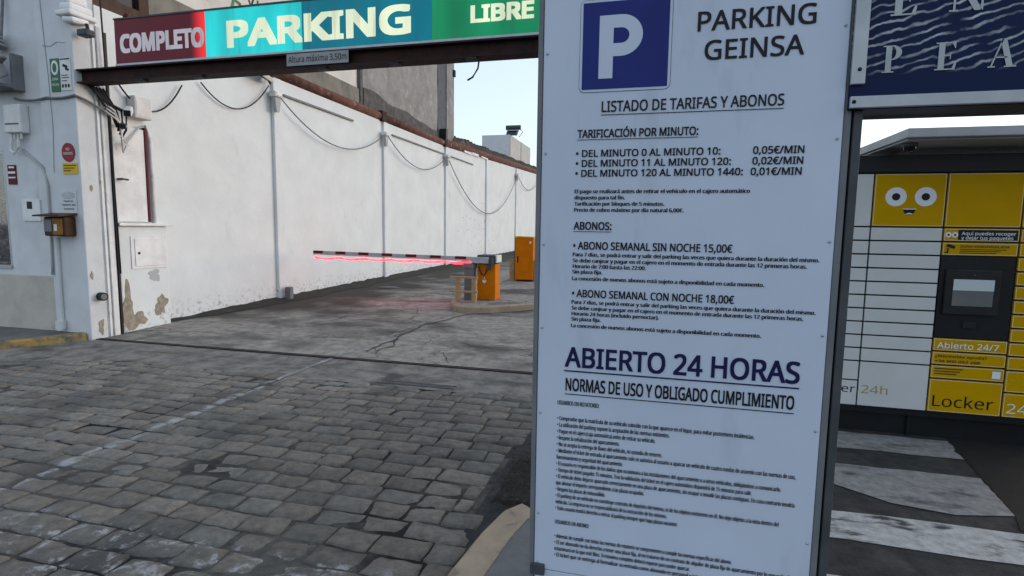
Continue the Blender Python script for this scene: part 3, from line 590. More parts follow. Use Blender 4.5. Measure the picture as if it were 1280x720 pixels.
b.tube([(-8.68,5.86,2.77),(-8.70,5.85,2.62),(-8.64,5.84,2.57),(-8.56,5.86,2.66),(-8.56,5.86,2.76)], .022, 8); b.build('cable_gland', M_plaswhite, t)
t = thing('floodlight', 'large grey outdoor floodlight tilted on a wall bracket at the top left edge', 'floodlight', (-8.68,5.92,3.4))
b = MB(); T = rot_at((-8.75,5.6,3.68),(.5,0,.25)); b.box(-9.05,-8.52,5.42,5.72,3.52,3.86,.03,T); b.build('housing', M_canopy, t)
b = MB(); b.box(-9.0,-8.57,5.405,5.418,3.56,3.82,.004,T); b.build('lens', M_alu, t)
b = MB(); b.box(-9.1,-8.46,5.60,5.924,3.415,3.46,.01); b.box(-8.50,-8.455,5.78,5.924,3.40,3.88,.008); b.box(-8.72,-8.44,5.66,5.72,3.75,3.78,.005,rot_at((-8.5,5.7,3.76),(0,-.6,0))); b.build('bracket', M_grey, t)
t = thing('lamp_cap', 'ribbed pale lamp cap stacked above the floodlight at the left edge', 'lamp', (-8.72,5.9,3.95))
b = MB(); 
for k in range(4): b.tube([(-8.78,5.72,3.98+k*.055),(-8.78,5.72,4.01+k*.055)], .20-.018*k, 18)
b.build('shade', M_canopy, t); b = MB(); b.tube([(-8.70,5.84,4.1),(-8.68,5.88,4.6),(-8.70,5.90,5.4),(-8.70,5.90,7.2)], .018, 8); b.build('stem', M_gcable, t)
o = MB().tube([(-8.56,5.90,2.62),(-8.42,5.90,2.52),(-8.25,5.90,2.40),(-8.14,5.87,2.30),(-8.08,5.85,2.12),(-8.085,5.85,1.6),(-8.10,5.85,1.1),(-8.11,5.85,.90)], .015, 8).build('conduit', M_canopy, smooth=True)
tag(o, 'grey conduit curving down the facade from the distribution box to the plinth', 'conduit')
o = MB().tube(sag((-8.6,5.88,3.31),(-7.98,5.85,3.29),.03,8)+sag((-7.98,5.85,3.29),(-7.50,5.85,3.30),.02,6)[1:]+[(-7.47,5.95,3.27),(-7.46,6.15,3.20),(-7.46,6.3,3.12)], .017, 7).build('cable', M_gcable, smooth=True)
tag(o, 'thick grey cable running level across the pillar under the green sign', 'cable')
t = thing('vent_pipe', 'round black rimmed pipe end sticking out low on the pillar side', 'pipe', (-7.5,6.05,.56))
b = MB(); b.tube([(-7.52,6.03,.60),(-7.42,6.01,.60)], .058, 18); b.build('rim', M_black, t, smooth=False)
b = MB(); b.tube([(-7.5,6.03,.60),(-7.415,6.009,.60)], .040, 16); b.build('inner', M_gcable, t)
t = thing('dome_lamp', 'small dark lamp under the cornice at the top of the pillar', 'lamp', (-7.35,5.95,4.05))
b = MB(); b.tube([(-7.40,6.0,4.24),(-7.36,5.98,4.14)], .02, 8); b.build('stem', M_black, t); b = MB(); b.box(-7.44,-7.28,5.88,6.02,4.06,4.15,.02); b.build('housing', M_greyd, t)

# ------------------------------------------------------------------ meter cabinet + shutter just behind the gate
t = thing('meter_cabinet', 'white masonry meter cabinet with peeling base behind the gate post', 'cabinet', (-7.6,6.9,0))
b = MB(); b.box(-7.72,-7.56,6.40,7.23,-.03,1.585,.015); b.build('body', M_wall, t)
b = MB(); b.box(-7.74,-7.50,6.38,7.32,1.588,1.63,.008); b.build('ledge', M_white, t)
b = MB(); b.box(-7.559,-7.548,6.58,7.20,.94,1.44,.003); b.build('door_frame', M_white, t)
d = MB().box(-7.547,-7.538,6.64,7.16,.98,1.40,.003).build('door', M_white, t)
b = MB(); b.disc((-7.532,6.70,1.18), .02, 'x', .008); b.build('lock', M_black, d)
MB().blob2d((6.49,.38), .085, .30, -7.5555, 1.2, amp=.5).build('peeled_plaster', M_peel, t); MB().blob2d((7.06,.33), .10, .15, -7.5555, 5.7, amp=.5).build('peeled_plaster', M_peel, t); MB().blob2d((6.62,.16), .15, .10, -7.5553, 9.7, amp=.5).build('peeled_plaster', M_peel, t)
b = MB(); b.blob2d((6.97,.83), .10, .08, -7.5555, 4.2, amp=.5); b.build('grey_patch', mat('grey_filler', (.42,.43,.43), rough=.9), t)
t = thing('service_door', 'narrow white metal door leaf with maroon edge strip above the cabinet ledge', 'door', (-7.68,6.8,1.64))
b = MB(); b.box(-7.698,-7.66,6.43,7.0,1.65,3.05,.004); b.build('leaf', M_white, t)
b = MB(); b.box(-7.698,-7.645,7.005,7.045,1.65,3.08,.003); b.build('edge_strip', M_maroon, t)
b = MB(); b.tube([(-7.66,6.53,2.27),(-7.56,6.53,2.27)], .016, 8); b.tube([(-7.57,6.53,2.27),(-7.57,6.62,2.265)], .014, 8); b.build('handle', M_greyd, t)
o = MB().tube([(-7.675,7.13,1.64),(-7.675,7.12,2.9),(-7.675,7.10,3.05),(-7.675,7.03,3.12)], .026, 8).build('conduit', M_white, smooth=True)
tag(o, 'white conduit running up the wall beside the maroon strip', 'conduit')
t = thing('junction_box', 'white junction box on the wall above the security cameras', 'electrical box', (-7.65,6.9,3.2))
b = MB(); b.box(-7.70,-7.55,6.78,7.07,3.20,3.52,.012); b.build('housing', M_plaswhite, t)
b = MB(); b.box(-7.549,-7.545,6.80,7.05,3.23,3.49,.002); b.build('lid', M_plaswhite, t)
def bullet(name, label, p, e, s=1):
    t = thing(name, label, 'camera', p); T = rot_at(p, e); x, y, z = p
    b = MB(); b.box(x-.05*s,x+.05*s,y-.16*s,y+.14*s,z-.05*s,z+.05*s,.02*s,T); b.build('body', M_plaswhite if s > .8 else M_greyd, t)
    b = MB(); b.box(x-.042*s,x+.042*s,y-.175*s,y-.161*s,z-.042*s,z+.042*s,.006,T); b.build('lens', M_black, t)
    b = MB(); b.tube([(x,y+.08*s,z),(x-.06,y+.12*s,z+.03),(-7.7,y+.14*s,z+.05)], .014, 7); b.build('bracket', M_plaswhite, t)
    return t
bullet('security_camera', 'white security camera with black front beside the junction box', (-7.45,6.58,3.24), (.35,0,.75), 1)
bullet('security_camera', 'small dark security camera just below the white one', (-7.48,6.50,3.02), (.2,0,.9), .75)
b = MB()
for k in range(5):
    a = Vector((-7.46, 6.02+.05*k, 3.47)); b.tube([a, a+Vector((.02, .12, -.12-.02*k)), a+Vector((.0, .22+.03*k, -.25)), a+Vector((-.04, .35, -.30-.05*k)), (-7.56, 6.46+.02*k, 3.05-.05*k)], .016, 6)
tag(b.build('cable_bundle', M_cable, smooth=True), 'tangled bundle of black cables hanging below the beam at the pillar', 'cables')
b = MB()
for k in range(3): b.tube([(-7.46,6.22,3.28-.05*k),(-7.44,6.36,3.2-.05*k),(-7.5,6.48,3.05),(-7.55,6.55,2.85-.1*k),(-7.6,6.68,2.78+.02*k),(-7.62,6.80,2.95),(-7.64,6.92,3.08),(-7.66,7.02,3.10)], .012, 6)
tag(b.build('cable_bundle', M_plaswhite, smooth=True), 'loose loop of white cables below the junction box', 'cables')
o = MB().tube([(-7.47,6.27,7.0),(-7.46,6.26,4.6),(-7.46,6.28,3.5),(-7.47,6.31,2.2),(-7.475,6.33,.9)], .011, 6).build('cable', M_cable, smooth=True)
tag(o, 'thin black cable dropping down the edge of the gate post', 'cable')

# ------------------------------------------------------------------ long white wall
def wt(y): return 4.65+max(0, y-20)*.036
t = thing('boundary_wall', 'long white painted boundary wall running back along the left of the drive', 'wall', (-7.85, 25, 0))
b = MB(); ys = lin(6.36, 50, 60)
for s_ in range(2):
    pass
top, bot = [], []
A = [[b.bm.verts.new((x, yv, z)) for (x, z) in ((-7.7, -.1), (-7.7, 1.2+.0135*yv), (-7.7, wt(yv)), (-8.0, wt(yv)), (-8.0, -.1))] for yv in ys]
for P, Q in zip(A, A[1:]):
    for k in range(5): b.bm.faces.new((P[k], P[(k+1) % 5], Q[(k+1) % 5], Q[k]))
b.bm.faces.new(A[0]); b.bm.faces.new(A[-1][::-1]); b.build('wall', M_wall, t)
SEAM = [10.05, 14.82, 19.72, 24.9, 30.6, 36.5, 42.5]
M_pil = mat('grey_pilaster', (.44,.46,.52), (.36,.38,.44), 4, .8, .1, 40)
for yv in SEAM:
    b = MB(); b.box(-7.70,-7.63,yv-.02,yv+.22,gz(yv)-.02,wt(yv)-.02,.006); b.build('pilaster', M_wall, t)
for y0, y1 in ((10.4,13.2),(15.4,19.6),(19.95,23.0)):
    b = MB(); b.box(-7.70,-7.655,y0,y1,4.33,4.375,.004); b.build('rail', M_grey, t)
for yv, z0 in ((22.3,.16),(23.2,.1),(24.6,.05)):
    b = MB(); b.box(-7.70,-7.64,yv-.5,yv+.5,wt(yv)-.02,wt(yv)+z0,.01); b.build('coping', M_white, t)
# terracotta coping pieces between dark brackets
cy = [7.35, 10.05, 14.82, 19.72]
for k, (a, c) in enumerate(zip(cy, cy[1:])):
    b = MB(); b.tube([(-7.74,a+.16,4.77),(-7.74,(a+c)/2,4.765),(-7.74,c-.16,4.77)], .118, 14); b.build('terracotta_coping', M_terra, t, smooth=True)
    b = MB(); b.box(-7.86,-7.61,c-.14,c+.14,4.63,4.92,.01); b.build('coping_bracket', M_rust, t)
b = MB(); b.box(-7.86,-7.61,19.64,19.80,4.9,5.28,.01); b.build('coping_bracket', M_black, t)
rows = []
b = MB()
for i, yv in enumerate(lin(19.9, 46, 130)):
    rows.append([b.bm.verts.new((-7.74+.11*math.cos(a_)+.02*noise.noise(Vector((yv*2, a_, 0))), yv, wt(yv)+.15+.16*math.sin(a_)+.03*noise.noise(Vector((yv*3, a_, 2))))) for a_ in lin(-1.4, 1.8, 6)])
for P, Q in zip(rows, rows[1:]):
    for k in range(6): b.bm.faces.new((P[k], P[k+1], Q[k+1], Q[k]))
b.build('terracotta_coping', M_terra, t, smooth=True)
# corrugated roof lying behind the wall
b = MB(); rows = []
for i, yv in enumerate(lin(21.0, 48, 420)):
    zt = 5.28+(yv-21.2)*.031; cr = .055*math.sin(yv*2*math.pi/.42)
    up = .08*noise.noise(Vector((yv*.8, 0, 3)))
    rows.append([b.bm.verts.new((-7.74-.2*q, yv, wt(yv)+.20+(zt-wt(yv)-.20)*q+cr+up*q)) for q in lin(0, 1, 4)]+[b.bm.verts.new((-8.6, yv, zt+.05+cr+up)), b.bm.verts.new((-11.5, yv, zt+.12+cr))])
for P, Q in zip(rows, rows[1:]):
    for k in range(len(P)-1): b.bm.faces.new((P[k], P[k+1], Q[k+1], Q[k]))
tag(b.build('corrugated_roof', M_roof, smooth=True), 'dark weathered corrugated roof edge lying along the far end of the white wall', 'roof')

b = MB()
for k in range(60):
    y_, z_ = 24.2+rnd.gauss(0, 1.3), 1.5+rnd.gauss(0, .55)
    if gz(y_)+.1 < z_ < 3.2: b.blob2d((y_, z_), rnd.uniform(.01, .045), rnd.uniform(.015, .06), -7.6975, k*1.7, 9, .5)
b.build('damp_flecks', mat('damp_fleck', (.40,.41,.40), (.48,.49,.48), 8, .9), t)
# insulator boxes at the seams, cables between them
proto = thing('insulator_box', 'small white cable box on a bracket on the wall seam nearest the gate', 'cable box', (-7.6,10.02,4.05), 'cable boxes along the white wall')
b = MB(); b.box(-7.66,-7.50,9.92,10.14,4.22,4.33,.012); b.build('housing', M_plaswhite, proto)
b = MB(); b.prism([(-7.60,9.98,3.93),(-7.60,10.07,3.93),(-7.60,10.12,4.215),(-7.60,9.94,4.215)], (.07,0,0)); b.build('bracket', M_canopy, proto)
b = MB(); b.box(-7.499,-7.49,9.95,10.11,4.24,4.31,.003); b.build('front_cap', M_alu, proto)
for yv, lab in ((14.78,'small white cable box on the second wall seam from the gate'), (19.68,'small cable box beside the dark bracket at the corner of the concrete building'), (30.5,'small far cable box on the wall seam near the second orange cabinet')):
    c = copy_tree(proto, (0, yv-10.02, wt(yv)-4.65)); c['label'] = lab
def cable(pts, label, m=M_gcable, r=.014): tag(MB().tube(pts, r, 6).build('hanging_cable', m, smooth=True), label, 'cable', 'cables hanging along the white wall')
cable(sag((-7.64,6.6,3.66),(-7.64,7.75,3.9),.42,16), 'black cable loop hanging between the beam and the wall above the junction box', M_cable, .012)
cable(sag((-7.64,8.15,4.05),(-7.64,9.9,4.42),.45,18), 'black cable loop hanging below the height plate to the floodlight', M_cable, .012)
cable(sag((-7.56,10.1,4.27),(-7.56,14.75,4.28),.72,26), 'grey cable sagging between the first and second wall seams')
cable(sag((-7.56,14.85,4.27),(-7.56,19.62,4.28),.72,26), 'grey cable sagging between the second seam and the concrete building corner')
cable(sag((-7.56,19.75,4.2),(-7.56,30.4,4.55),2.05,34), 'long slack grey cable hanging low beyond the concrete building', r=.018)
cable(sag((-7.56,30.6,4.6),(-7.56,36.4,4.9),.75,20), 'small far cable loop near the end of the visible wall', r=.018)
t = thing('floodlight', 'bright faced floodlight under the terracotta coping beyond the beam', 'floodlight', (-7.5,9.75,4.4))
T = rot_at((-7.5,9.6,4.55),(0,.5,.3)); b = MB(); b.box(-7.62,-7.40,9.35,9.85,4.50,4.58,.012,T); b.build('housing', M_plaswhite, t)
b = MB(); b.box(-7.60,-7.42,9.37,9.83,4.485,4.499,.003,T); b.build('lens', M_black, t)
b = MB(); b.tube([(-7.5,9.8,4.52),(-7.6,9.9,4.45),(-7.7,9.9,4.6)], .016, 6); b.build('bracket', M_black, t)

# ------------------------------------------------------------------ neighbour building behind the wall
t = thing('neighbour_building', 'tall grey rendered building with bare concrete gable rising behind the white wall', 'building', (-11,14,0))
b = MB(); b.box(-16,-7.93,6.37,13.97,4.0,5.36,.01); b.build('grey_band', M_band, t)
b = MB(); b.box(-16,-7.99,6.37,13.97,5.362,9.5); b.build('upper_wall', M_cream, t)
b = MB(); b.box(-16,-7.90,13.98,14.12,4.6,9.8,.01); b.build('dark_joint', M_darkcon, t)
b = MB(); A = []
for yv in lin(14.13, 19.55, 44):
    A.append([b.bm.verts.new((-7.92+.03*noise.noise(Vector((yv*1.4, zz*1.4, 0))), yv, zz)) for zz in lin(4.6, 11, 40)])
for P, Q in zip(A, A[1:]):
    for k in range(40): b.bm.faces.new((P[k], P[k+1], Q[k+1], Q[k]))
b.build('concrete_wall', M_conc, t, smooth=True)
b = MB(); b.box(-16,-8.0,14.13,19.55,4.0,11); b.build('core_wall', M_conc, t)
b = MB(); b.prism([(-7.93,14.13,4.88),(-7.93,14.13,5.42)]+[(-7.93,14.13+u*5.4,5.42-.28*u+.12*noise.noise(Vector((u*5,1,0)))) for u in lin(.05,1,18)]+[(-7.93,19.53,4.88)], (.055,0,0)); b.build('weathered_base', M_darkcon, t)
b = MB(); b.box(-16,-7.90,19.56,20.35,4.0,11,.01); b.build('slate_strip', M_slate, t)
b = MB(); b.box(-16,-7.86,20.36,21.15,4.0,11,.01); b.build('pilaster', M_conc, t)
b = MB(); b.box(-7.86,-7.78,21.0,21.13,7.5,7.75,.01); b.build('small_bracket', M_black, t)
wf = MB().box(-7.93,-7.83,6.4,7.22,4.80,4.88).box(-7.93,-7.83,7.2,7.38,4.80,6.4,.01).box(-7.93,-7.80,6.37,7.42,4.68,4.795,.01).box(-7.93,-7.87,6.82,6.88,4.88,6.4).build('window', M_wood, t); b = MB(); b.box(-7.929,-7.90,6.4,6.82,4.88,6.4); b.box(-7.929,-7.90,6.88,7.2,4.88,6.4); b.build('pane', M_dark, wf)
b = MB(); b.text('Visc.', 9.75, 10.7, 5.96, .26, -7.984, 0, 'x'); b.build('graffiti', M_crack, t)
b = MB(); b.tube([(-7.985,9.35,5.72),(-7.985,9.42,5.92),(-7.985,9.58,5.90),(-7.985,9.60,5.70)], .03, 6); b.build('graffiti', M_graff, t); b = MB(); b.tube([(-7.985,8.62,5.85),(-7.985,8.75,5.68),(-7.985,8.98,5.80)], .03, 6); b.build('graffiti', M_graff, t); b = MB(); b.tube([(-7.985,12.2,5.85),(-7.985,12.4,6.0),(-7.985,12.6,5.8),(-7.985,12.8,6.05),(-7.985,13.0,5.85)], .02, 6); b.build('graffiti', M_graff, t)
# rooftop room with solar heater, far behind
t = thing('rooftop_room', 'white rooftop room rising beyond the dark corrugated roof', 'building', (-10,38,0))
b = MB(); b.box(-11.4,-9.5,36,42,0,7.80,.01); b.build('front_wall', M_cabin, t)
b = MB(); b.box(-9.498,-9.45,36.05,42.1,0,7.78); b.build('side_wall', M_cabinr, t)
b = MB(); b.box(-9.47,-9.43,39,39.06,5,7.78); b.build('drainpipe', M_grey, t)
t = thing('solar_heater', 'solar water heater with dark tank and tilted panel on the rooftop room', 'solar heater', (-9.6,37,7.8))
b = MB(); b.tube([(-10.0,37,8.42),(-9.0,37,8.42)], .16, 14); b.build('tank', M_greyd, t)
b = MB(); b.box(-9.9,-9.1,36.4,37.0,8.0,8.05,.01,rot_at((-9.5,36.7,8.0),(.7,0,0))); b.build('panel', M_dark, t)
b = MB(); b.tube([(-9.85,36.4,7.8),(-9.85,37,8.4)], .03, 6); b.tube([(-9.15,36.4,7.8),(-9.15,37,8.4)], .03, 6); b.tube([(-9.02,37,8.3),(-8.85,37,8.1),(-9.1,37,7.8)], .025, 6); b.build('stand', M_grey, t)

# ------------------------------------------------------------------ gate beam and overhead sign
t = thing('gate_beam', 'rusty dark steel beam spanning the entrance under the overhead sign', 'beam', (-4,6.0,3.47))
b = MB(); b.box(-7.58,-.55,5.90,6.10,3.47,3.487); b.box(-7.58,-.55,5.90,6.10,3.628,3.645); b.box(-7.58,-.55,5.975,6.025,3.487,3.628); b.build('girder', M_rust, t)
for x in (-6.47,-5.57,-3.84,-2.92,-2.0): MB().box(x-.06,x+.06,5.90,5.98,3.437,3.468,.004).build('lug', M_black, t)
MB().box(-.75,-.55,5.90,6.10,-.02,3.468,.004).build('post', M_rust, t)
t = thing('height_plate', 'white plate with the height limit fixed to the beam', 'sign', (-3.88,5.9,3.49))
b = MB(); b.box(-4.29,-3.475,5.890,5.899,3.495,3.632,.002); b.build('plate', mat('grey_plate', (.30,.31,.32), (.24,.25,.26), 6, .6), t)
b = MB(); b.text('Altura máxima 3,50m', -4.265, -3.50, 3.532, .068, 5.8885, .012); b.build('lettering', M_ink, t)
t = thing('overhead_sign', 'long lit overhead sign reading COMPLETO PARKING LIBRE in red, teal and green', 'sign', (-4,6.0,3.66))
b = MB(); b.box(-6.87,-1.06,5.945,6.16,3.665,4.245,.006); b.build('housing', M_greyd, t)
MB().box(-6.875,-1.055,5.925,5.945,3.655,3.682,.003).build('frame', M_alu, t); MB().box(-6.875,-1.055,5.925,5.945,4.228,4.25,.003).build('frame', M_greyd, t)
pr = MB().box(-6.87,-5.465,5.936,5.944,3.683,4.227).build('red_panel', M_lred, t)
# lit end of the red panel: a tube behind it
def red_mat():
    n, L = M_lred.node_tree.nodes, M_lred.node_tree.links; b = n['Principled BSDF']
    g = n.new('ShaderNodeNewGeometry'); sp = n.new('ShaderNodeSeparateXYZ'); L.new(g.outputs['Position'], sp.inputs[0])
    r = n.new('ShaderNodeMapRange'); r.inputs['From Min'].default_value = -5.70; r.inputs['From Max'].default_value = -5.47; r.inputs['To Min'].default_value = .02; r.inputs['To Max'].default_value = 1.2; r.interpolation_type = 'SMOOTHSTEP'
    L.new(sp.outputs[0], r.inputs['Value']); L.new(r.outputs[0], b.inputs['Emission Strength'])
    for l in list(b.inputs['Emission Color'].links): L.remove(l)
    b.inputs['Emission Color'].default_value = (.42, .012, .012, 1)
red_mat()
MB().box(-5.463,-4.06,5.936,5.944,3.683,4.227).build('teal_panel', M_lteal, t)
MB().box(-4.058,-2.47,5.936,5.944,3.683,4.227).build('teal_panel', M_ltealdark, t, label='dimmer blue teal panel')
MB().box(-4.1,-4.02,5.933,5.9355,3.683,4.227).build('joint_strip', M_ltealdark, t)
MB().box(-2.468,-1.06,5.936,5.944,3.683,4.227).build('green_panel', M_lgreen, t)
MB().text('COMPLETO', -6.79, -5.50, 3.825, .205, 5.934, .085).build('lettering', M_lwhite, t)
MB().text('PARKING', -5.15, -2.74, 3.79, .28, 5.932, .085).build('lettering', M_lcream, t)
MB().text('LIBRE', -2.02, -1.33, 3.84, .16, 5.934, .085).build('lettering', M_lcream, t)
t = thing('beacon', 'small red beacon at the left end of the overhead sign', 'beacon', (-6.79,6.1,4.24))
MB().tube([(-6.79,6.05,4.245),(-6.79,6.05,4.29)], .035, 12).build('base', M_greyd, t); MB().sphere((-6.79,6.05,4.31), .045, (1,1,1.1)).build('lens', M_redref, t, smooth=True)
tag(MB().tube([(-1.93,5.97,3.45),(-1.94,5.96,3.36),(-2.0,5.96,3.27),(-2.06,5.96,3.24)], .010, 6).build('cable_end', M_cable, smooth=True), 'short loose cable end dangling from the beam against the sky', 'cable')

# ------------------------------------------------------------------ traffic island, barrier, ticket cabinet
def isl(): return [(-3.98,17.5),(-3.98,14),(-3.99,11.6),(-4.0,10.9),(-3.96,10.5),(-3.84,10.12),(-3.66,9.84),(-3.45,9.68),(-3.2,9.68),(-2.9,9.88),(-2.6,10.12),(-2.18,10.5),(-1.6,11.0),(-.6,11.7),(.6,12.4)]
kp = isl(); kerbpath(kp[3:][::1], .16, .12, 'kerb', M_kerb, base=lambda y: gz(y), side=-1)
kerbpath(kp[:4], .12, .12, 'kerb', M_line, base=lambda y: gz(y), side=-1)
b = MB(); P = [(x+.08, y+.1) for x, y in kp]+[(.6,17.5)]
bot = [(x, y, gz(y)-.05) for x, y in P]; tp = [(x, y, gz(y)+.105) for x, y in P]
vb = [b.bm.verts.new(p) for p in bot]; vt = [b.bm.verts.new(p) for p in tp]; b.bm.faces.new(vb); b.bm.faces.new(vt[::-1])
for i in range(len(P)): b.bm.faces.new((vb[i], vb[(i+1) % len(P)], vt[(i+1) % len(P)], vt[i]))
struct(b.build('traffic_island', M_drive))
G = gz(10.85)+.1
t = thing('barrier_cabinet', 'orange barrier cabinet with grey motor head on the kerbed island', 'barrier', (-3.28,10.9,G))
body = MB().box(-3.47,-3.09,10.72,11.08,G+.01,.905,.012).build('cabinet', M_orange, t)
MB().disc((-3.32,10.716,.56), .042, 'y', .003).prism([(-3.345,10.716,.58),(-3.295,10.716,.58),(-3.32,10.716,.645)], (0,.003,0)).build('sticker', M_inkw, body)
MB().tube(sag((-3.44,10.70,.86),(-3.24,10.70,.86),.18,12), .010, 6).build('cable_loop', M_cable, t)
MB().box(-3.48,-3.08,10.70,11.10,.907,1.09,.03,seg=3).build('motor_head', M_greyd, t)
MB().box(-3.11,-3.055,10.72,11.08,.93,1.085,.015).build('head_cover', M_plaswhite, t)
MB().box(-3.26,-3.15,10.64,10.70,.80,.92,.008).box(-3.30,-3.12,10.62,10.70,.90,1.03,.01).build('hinge', M_greyd, t)
arm = MB().box(-7.18,-3.20,10.578,10.622,.962,1.047,.006,rot_at((-3.2,10.6,1.0),(0,.012,0))).build('arm', M_alu, t)
for k in range(7):
    x0 = -7.175+k*.545; MB().box(x0,x0+.24,10.574,10.626,.992,1.050,.004,rot_at((-3.2,10.6,1.0),(0,.012,0))).build('reflector', M_redref, arm)
MB().box(-3.56,-3.2,10.566,10.634,.925,1.05,.008).build('arm_clamp', M_alu, t)
def led(sgn, ph):
    pts = []
    for i in range(113):
        x = -7.15+i*(3.6/112); u = (i/112*6+ph) % 1
        pts.append((x, 10.6+sgn*.03, .967-.055*4*u*(1-u)*(.75+.25*sgn)+(-.012*(x+7.3)*.3)))
    return pts
MB().tube(led(1, 0), .0095, 6).build('light_rope', M_led, t, smooth=True); MB().tube(led(-1, .08), .008, 6).build('light_rope', M_led, t, smooth=True)
MB().box(-7.14,-3.56,10.585,10.615,.925,.938).build('light_strip', mat('led_strip', (.5,.02,.03), rough=.4, emit=2.2, ecol=(1,.03,.04)), t)
t = thing('arm_rest', 'grey steel post with fork carrying the barrier arm', 'post', (-3.62,10.6,G-.02))
MB().box(-3.72,-3.52,10.62,10.78,G-.02,.885,.008).build('post', M_grey, t); MB().box(-3.74,-3.50,10.60,10.80,.82,.93,.01).build('head', M_grey, t)
def guard(name, label, x0, x1, y, z, h, leg):
    t = thing(name, label, 'guard rail', ((x0+x1)/2, y, z), 'tan guard rails on the island')
    for zz in (z+h*.44, z+h): MB().box(x0,x1,y-.03,y+.03,zz-.028,zz+.012,.008).build('rail', M_tan, t)
    for x in leg: MB().box(x-.045,x+.045,y-.02,y+.055,z-.01,z+h-.03,.008).build('leg', M_tan, t)
    return t
guard('guard_rail', 'tan two-bar guard rail in front of the barrier post at the island tip', -3.93, -3.34, 10.35, gz(10.35)+.105, .5, (-3.76,-3.42))
G2 = gz(14.5)+.105
t = thing('ticket_cabinet', 'tall orange ticket cabinet standing behind the barrier on the island', 'ticket machine', (-3.37,14.6,G2))
body = MB().box(-3.62,-3.12,14.45,14.95,G2+.05,1.40,.012).build('cabinet', M_orange, t)
MB().box(-3.635,-3.622,14.46,14.94,G2+.04,1.40,.003).build('edge', M_black, t); MB().box(-3.65,-3.10,14.43,14.97,1.402,1.425,.004,rot_at((-3.37,14.7,1.41),(0,.03,0))).build('lid', M_yell, t)
MB().box(-3.58,-3.16,14.5,14.9,G2-.01,G2+.049).build('base', M_black, t); MB().box(-3.56,-3.52,14.442,14.449,.72,.90).build('handle', M_black, body); MB().disc((-3.20,14.445,1.27), .03, 'y', .004).build('sticker', M_inkw, body)
guard('guard_rail', 'low tan guard rail at the left side of the tall orange cabinet', -3.80, -3.64, 14.6, G2, .58, (-3.76,-3.67))
guard('guard_rail', 'low tan guard rail at the right side of the tall orange cabinet', -3.10, -2.95, 14.6, G2, .58, (-3.08,-2.98))
tag(MB().box(-2.9,.4,16.0,16.04,.94,.98,.005).build('far_barrier_arm', M_white), 'thin white barrier arm behind the tall orange cabinet', 'barrier arm')
# stone and stump at the wall foot
tag(MB().box(-7.58,-7.44,10.12,10.24,.03,.33,.02).build('bollard', M_gcable), 'short grey stump at the foot of the first wall seam', 'stump')
tag(MB().sphere((-6.45,12.7,.10), .30, (1,.5,.14), 12).build('stone_slab', M_pave, smooth=True), 'flat pale stone lying on the drive below the barrier arm', 'stone')

# ------------------------------------------------------------------ tariff board
Y = 2.2
t = thing('tariff_board', 'large white parking tariff board on grey posts with a blue P and black rules', 'sign', (.1,2.3,.09))
MB().box(-.447,.622,Y,Y+.035,.170,2.95,.003).build('panel', M_signw, t)
MB().box(-.468,-.449,Y-.004,Y+.09,.12,2.96,.003).build('frame', M_grey, t)
MB().box(.624,.648,Y+.006,Y+.09,.12,2.96,.003).build('frame', M_grey, t); MB().box(.650,.655,Y+.03,Y+.09,.12,2.96).build('frame_gap', M_crack, t)
MB().box(.657,.686,Y+.012,Y+.09,.0,2.96,.004).build('post', M_greyd, t); MB().box(-.44,-.38,Y+.04,Y+.10,.08,2.9,.004).build('post', M_grey, t)
MB().box(-.445,.62,Y+.002,Y+.06,.118,.166,.003).build('bottom_rail', M_signw, t)
MB().box(-.462,-.40,Y-.012,Y+.02,.145,.195,.004).build('bracket', M_greyd, t)
riv = MB()
for z in (2.30,1.92,1.22,.86,.42,.2,1.56): riv.sphere((-.432,Y-.001,z), .0055, (1,.7,1), 8); riv.sphere((.606,Y-.001,z+.03), .0055, (1,.7,1), 8)
riv.build('rivet', M_alu, t, smooth=True)
# blue P
def rrect(x0, x1, z0, z1, r, y, n=6):
    P = []
    for cx_, cz_, a0 in ((x1-r, z1-r, 0), (x0+r, z1-r, 90), (x0+r, z0+r, 180), (x1-r, z0+r, 270)):
        for k in range(n+1): a = R(a0+90*k/n); P.append((cx_+r*math.cos(a), y, cz_+r*math.sin(a)))
    return P
MB().prism(rrect(-.306,.034,2.146,2.486,.022,Y-.0012), (0,.001,0)).build('emblem_line', M_ink, t)
MB().prism(rrect(-.3045,.0325,2.1475,2.4845,.021,Y-.0024), (0,.001,0)).build('emblem_border', M_signw, t)
em = MB().prism(rrect(-.295,.023,2.157,2.475,.003,Y-.0036), (0,.001,0)).build('parking_emblem', M_blue, t)
b = MB(); x0, x1, z0, z1 = -.232, -.075, 2.195, 2.425
# letter P: stem plus bowl
zb, zi, zo = 2.275, 2.325, 2.375
out = [(x0,z0),(x0+.053,z0),(x0+.053,zb)]
cx_, cz_ = x1-.075, (zb+z1)/2; ro = (z1-zb)/2
bowl = [(cx_+ro*math.cos(a)*1.05, cz_+ro*math.sin(a)) for a in lin(-math.pi/2, math.pi/2, 16)]
ri = ro-.047; inn = [(cx_+ri*math.cos(a)*1.05, cz_+ri*math.sin(a)) for a in lin(-math.pi/2, math.pi/2, 16)]
yy = Y-.0048
for i in range(16): b.poly([(p[0],yy,p[1]) for p in (bowl[i], bowl[i+1], inn[i+1], inn[i])])
b.poly([(x0,yy,z0),(x0+.053,yy,z0),(x0+.053,yy,z1),(x0,yy,z1)])
b.poly([(x0+.053,yy,cz_+ri),(inn[-1][0],yy,cz_+ri),(bowl[-1][0],yy,z1),(x0+.053,yy,z1)]); b.poly([(x0+.053,yy,zb),(bowl[0][0],yy,zb),(inn[0][0],yy,cz_-ri),(x0+.053,yy,cz_-ri)])
b.build('letter', M_signw, em)
YT = Y-.0025
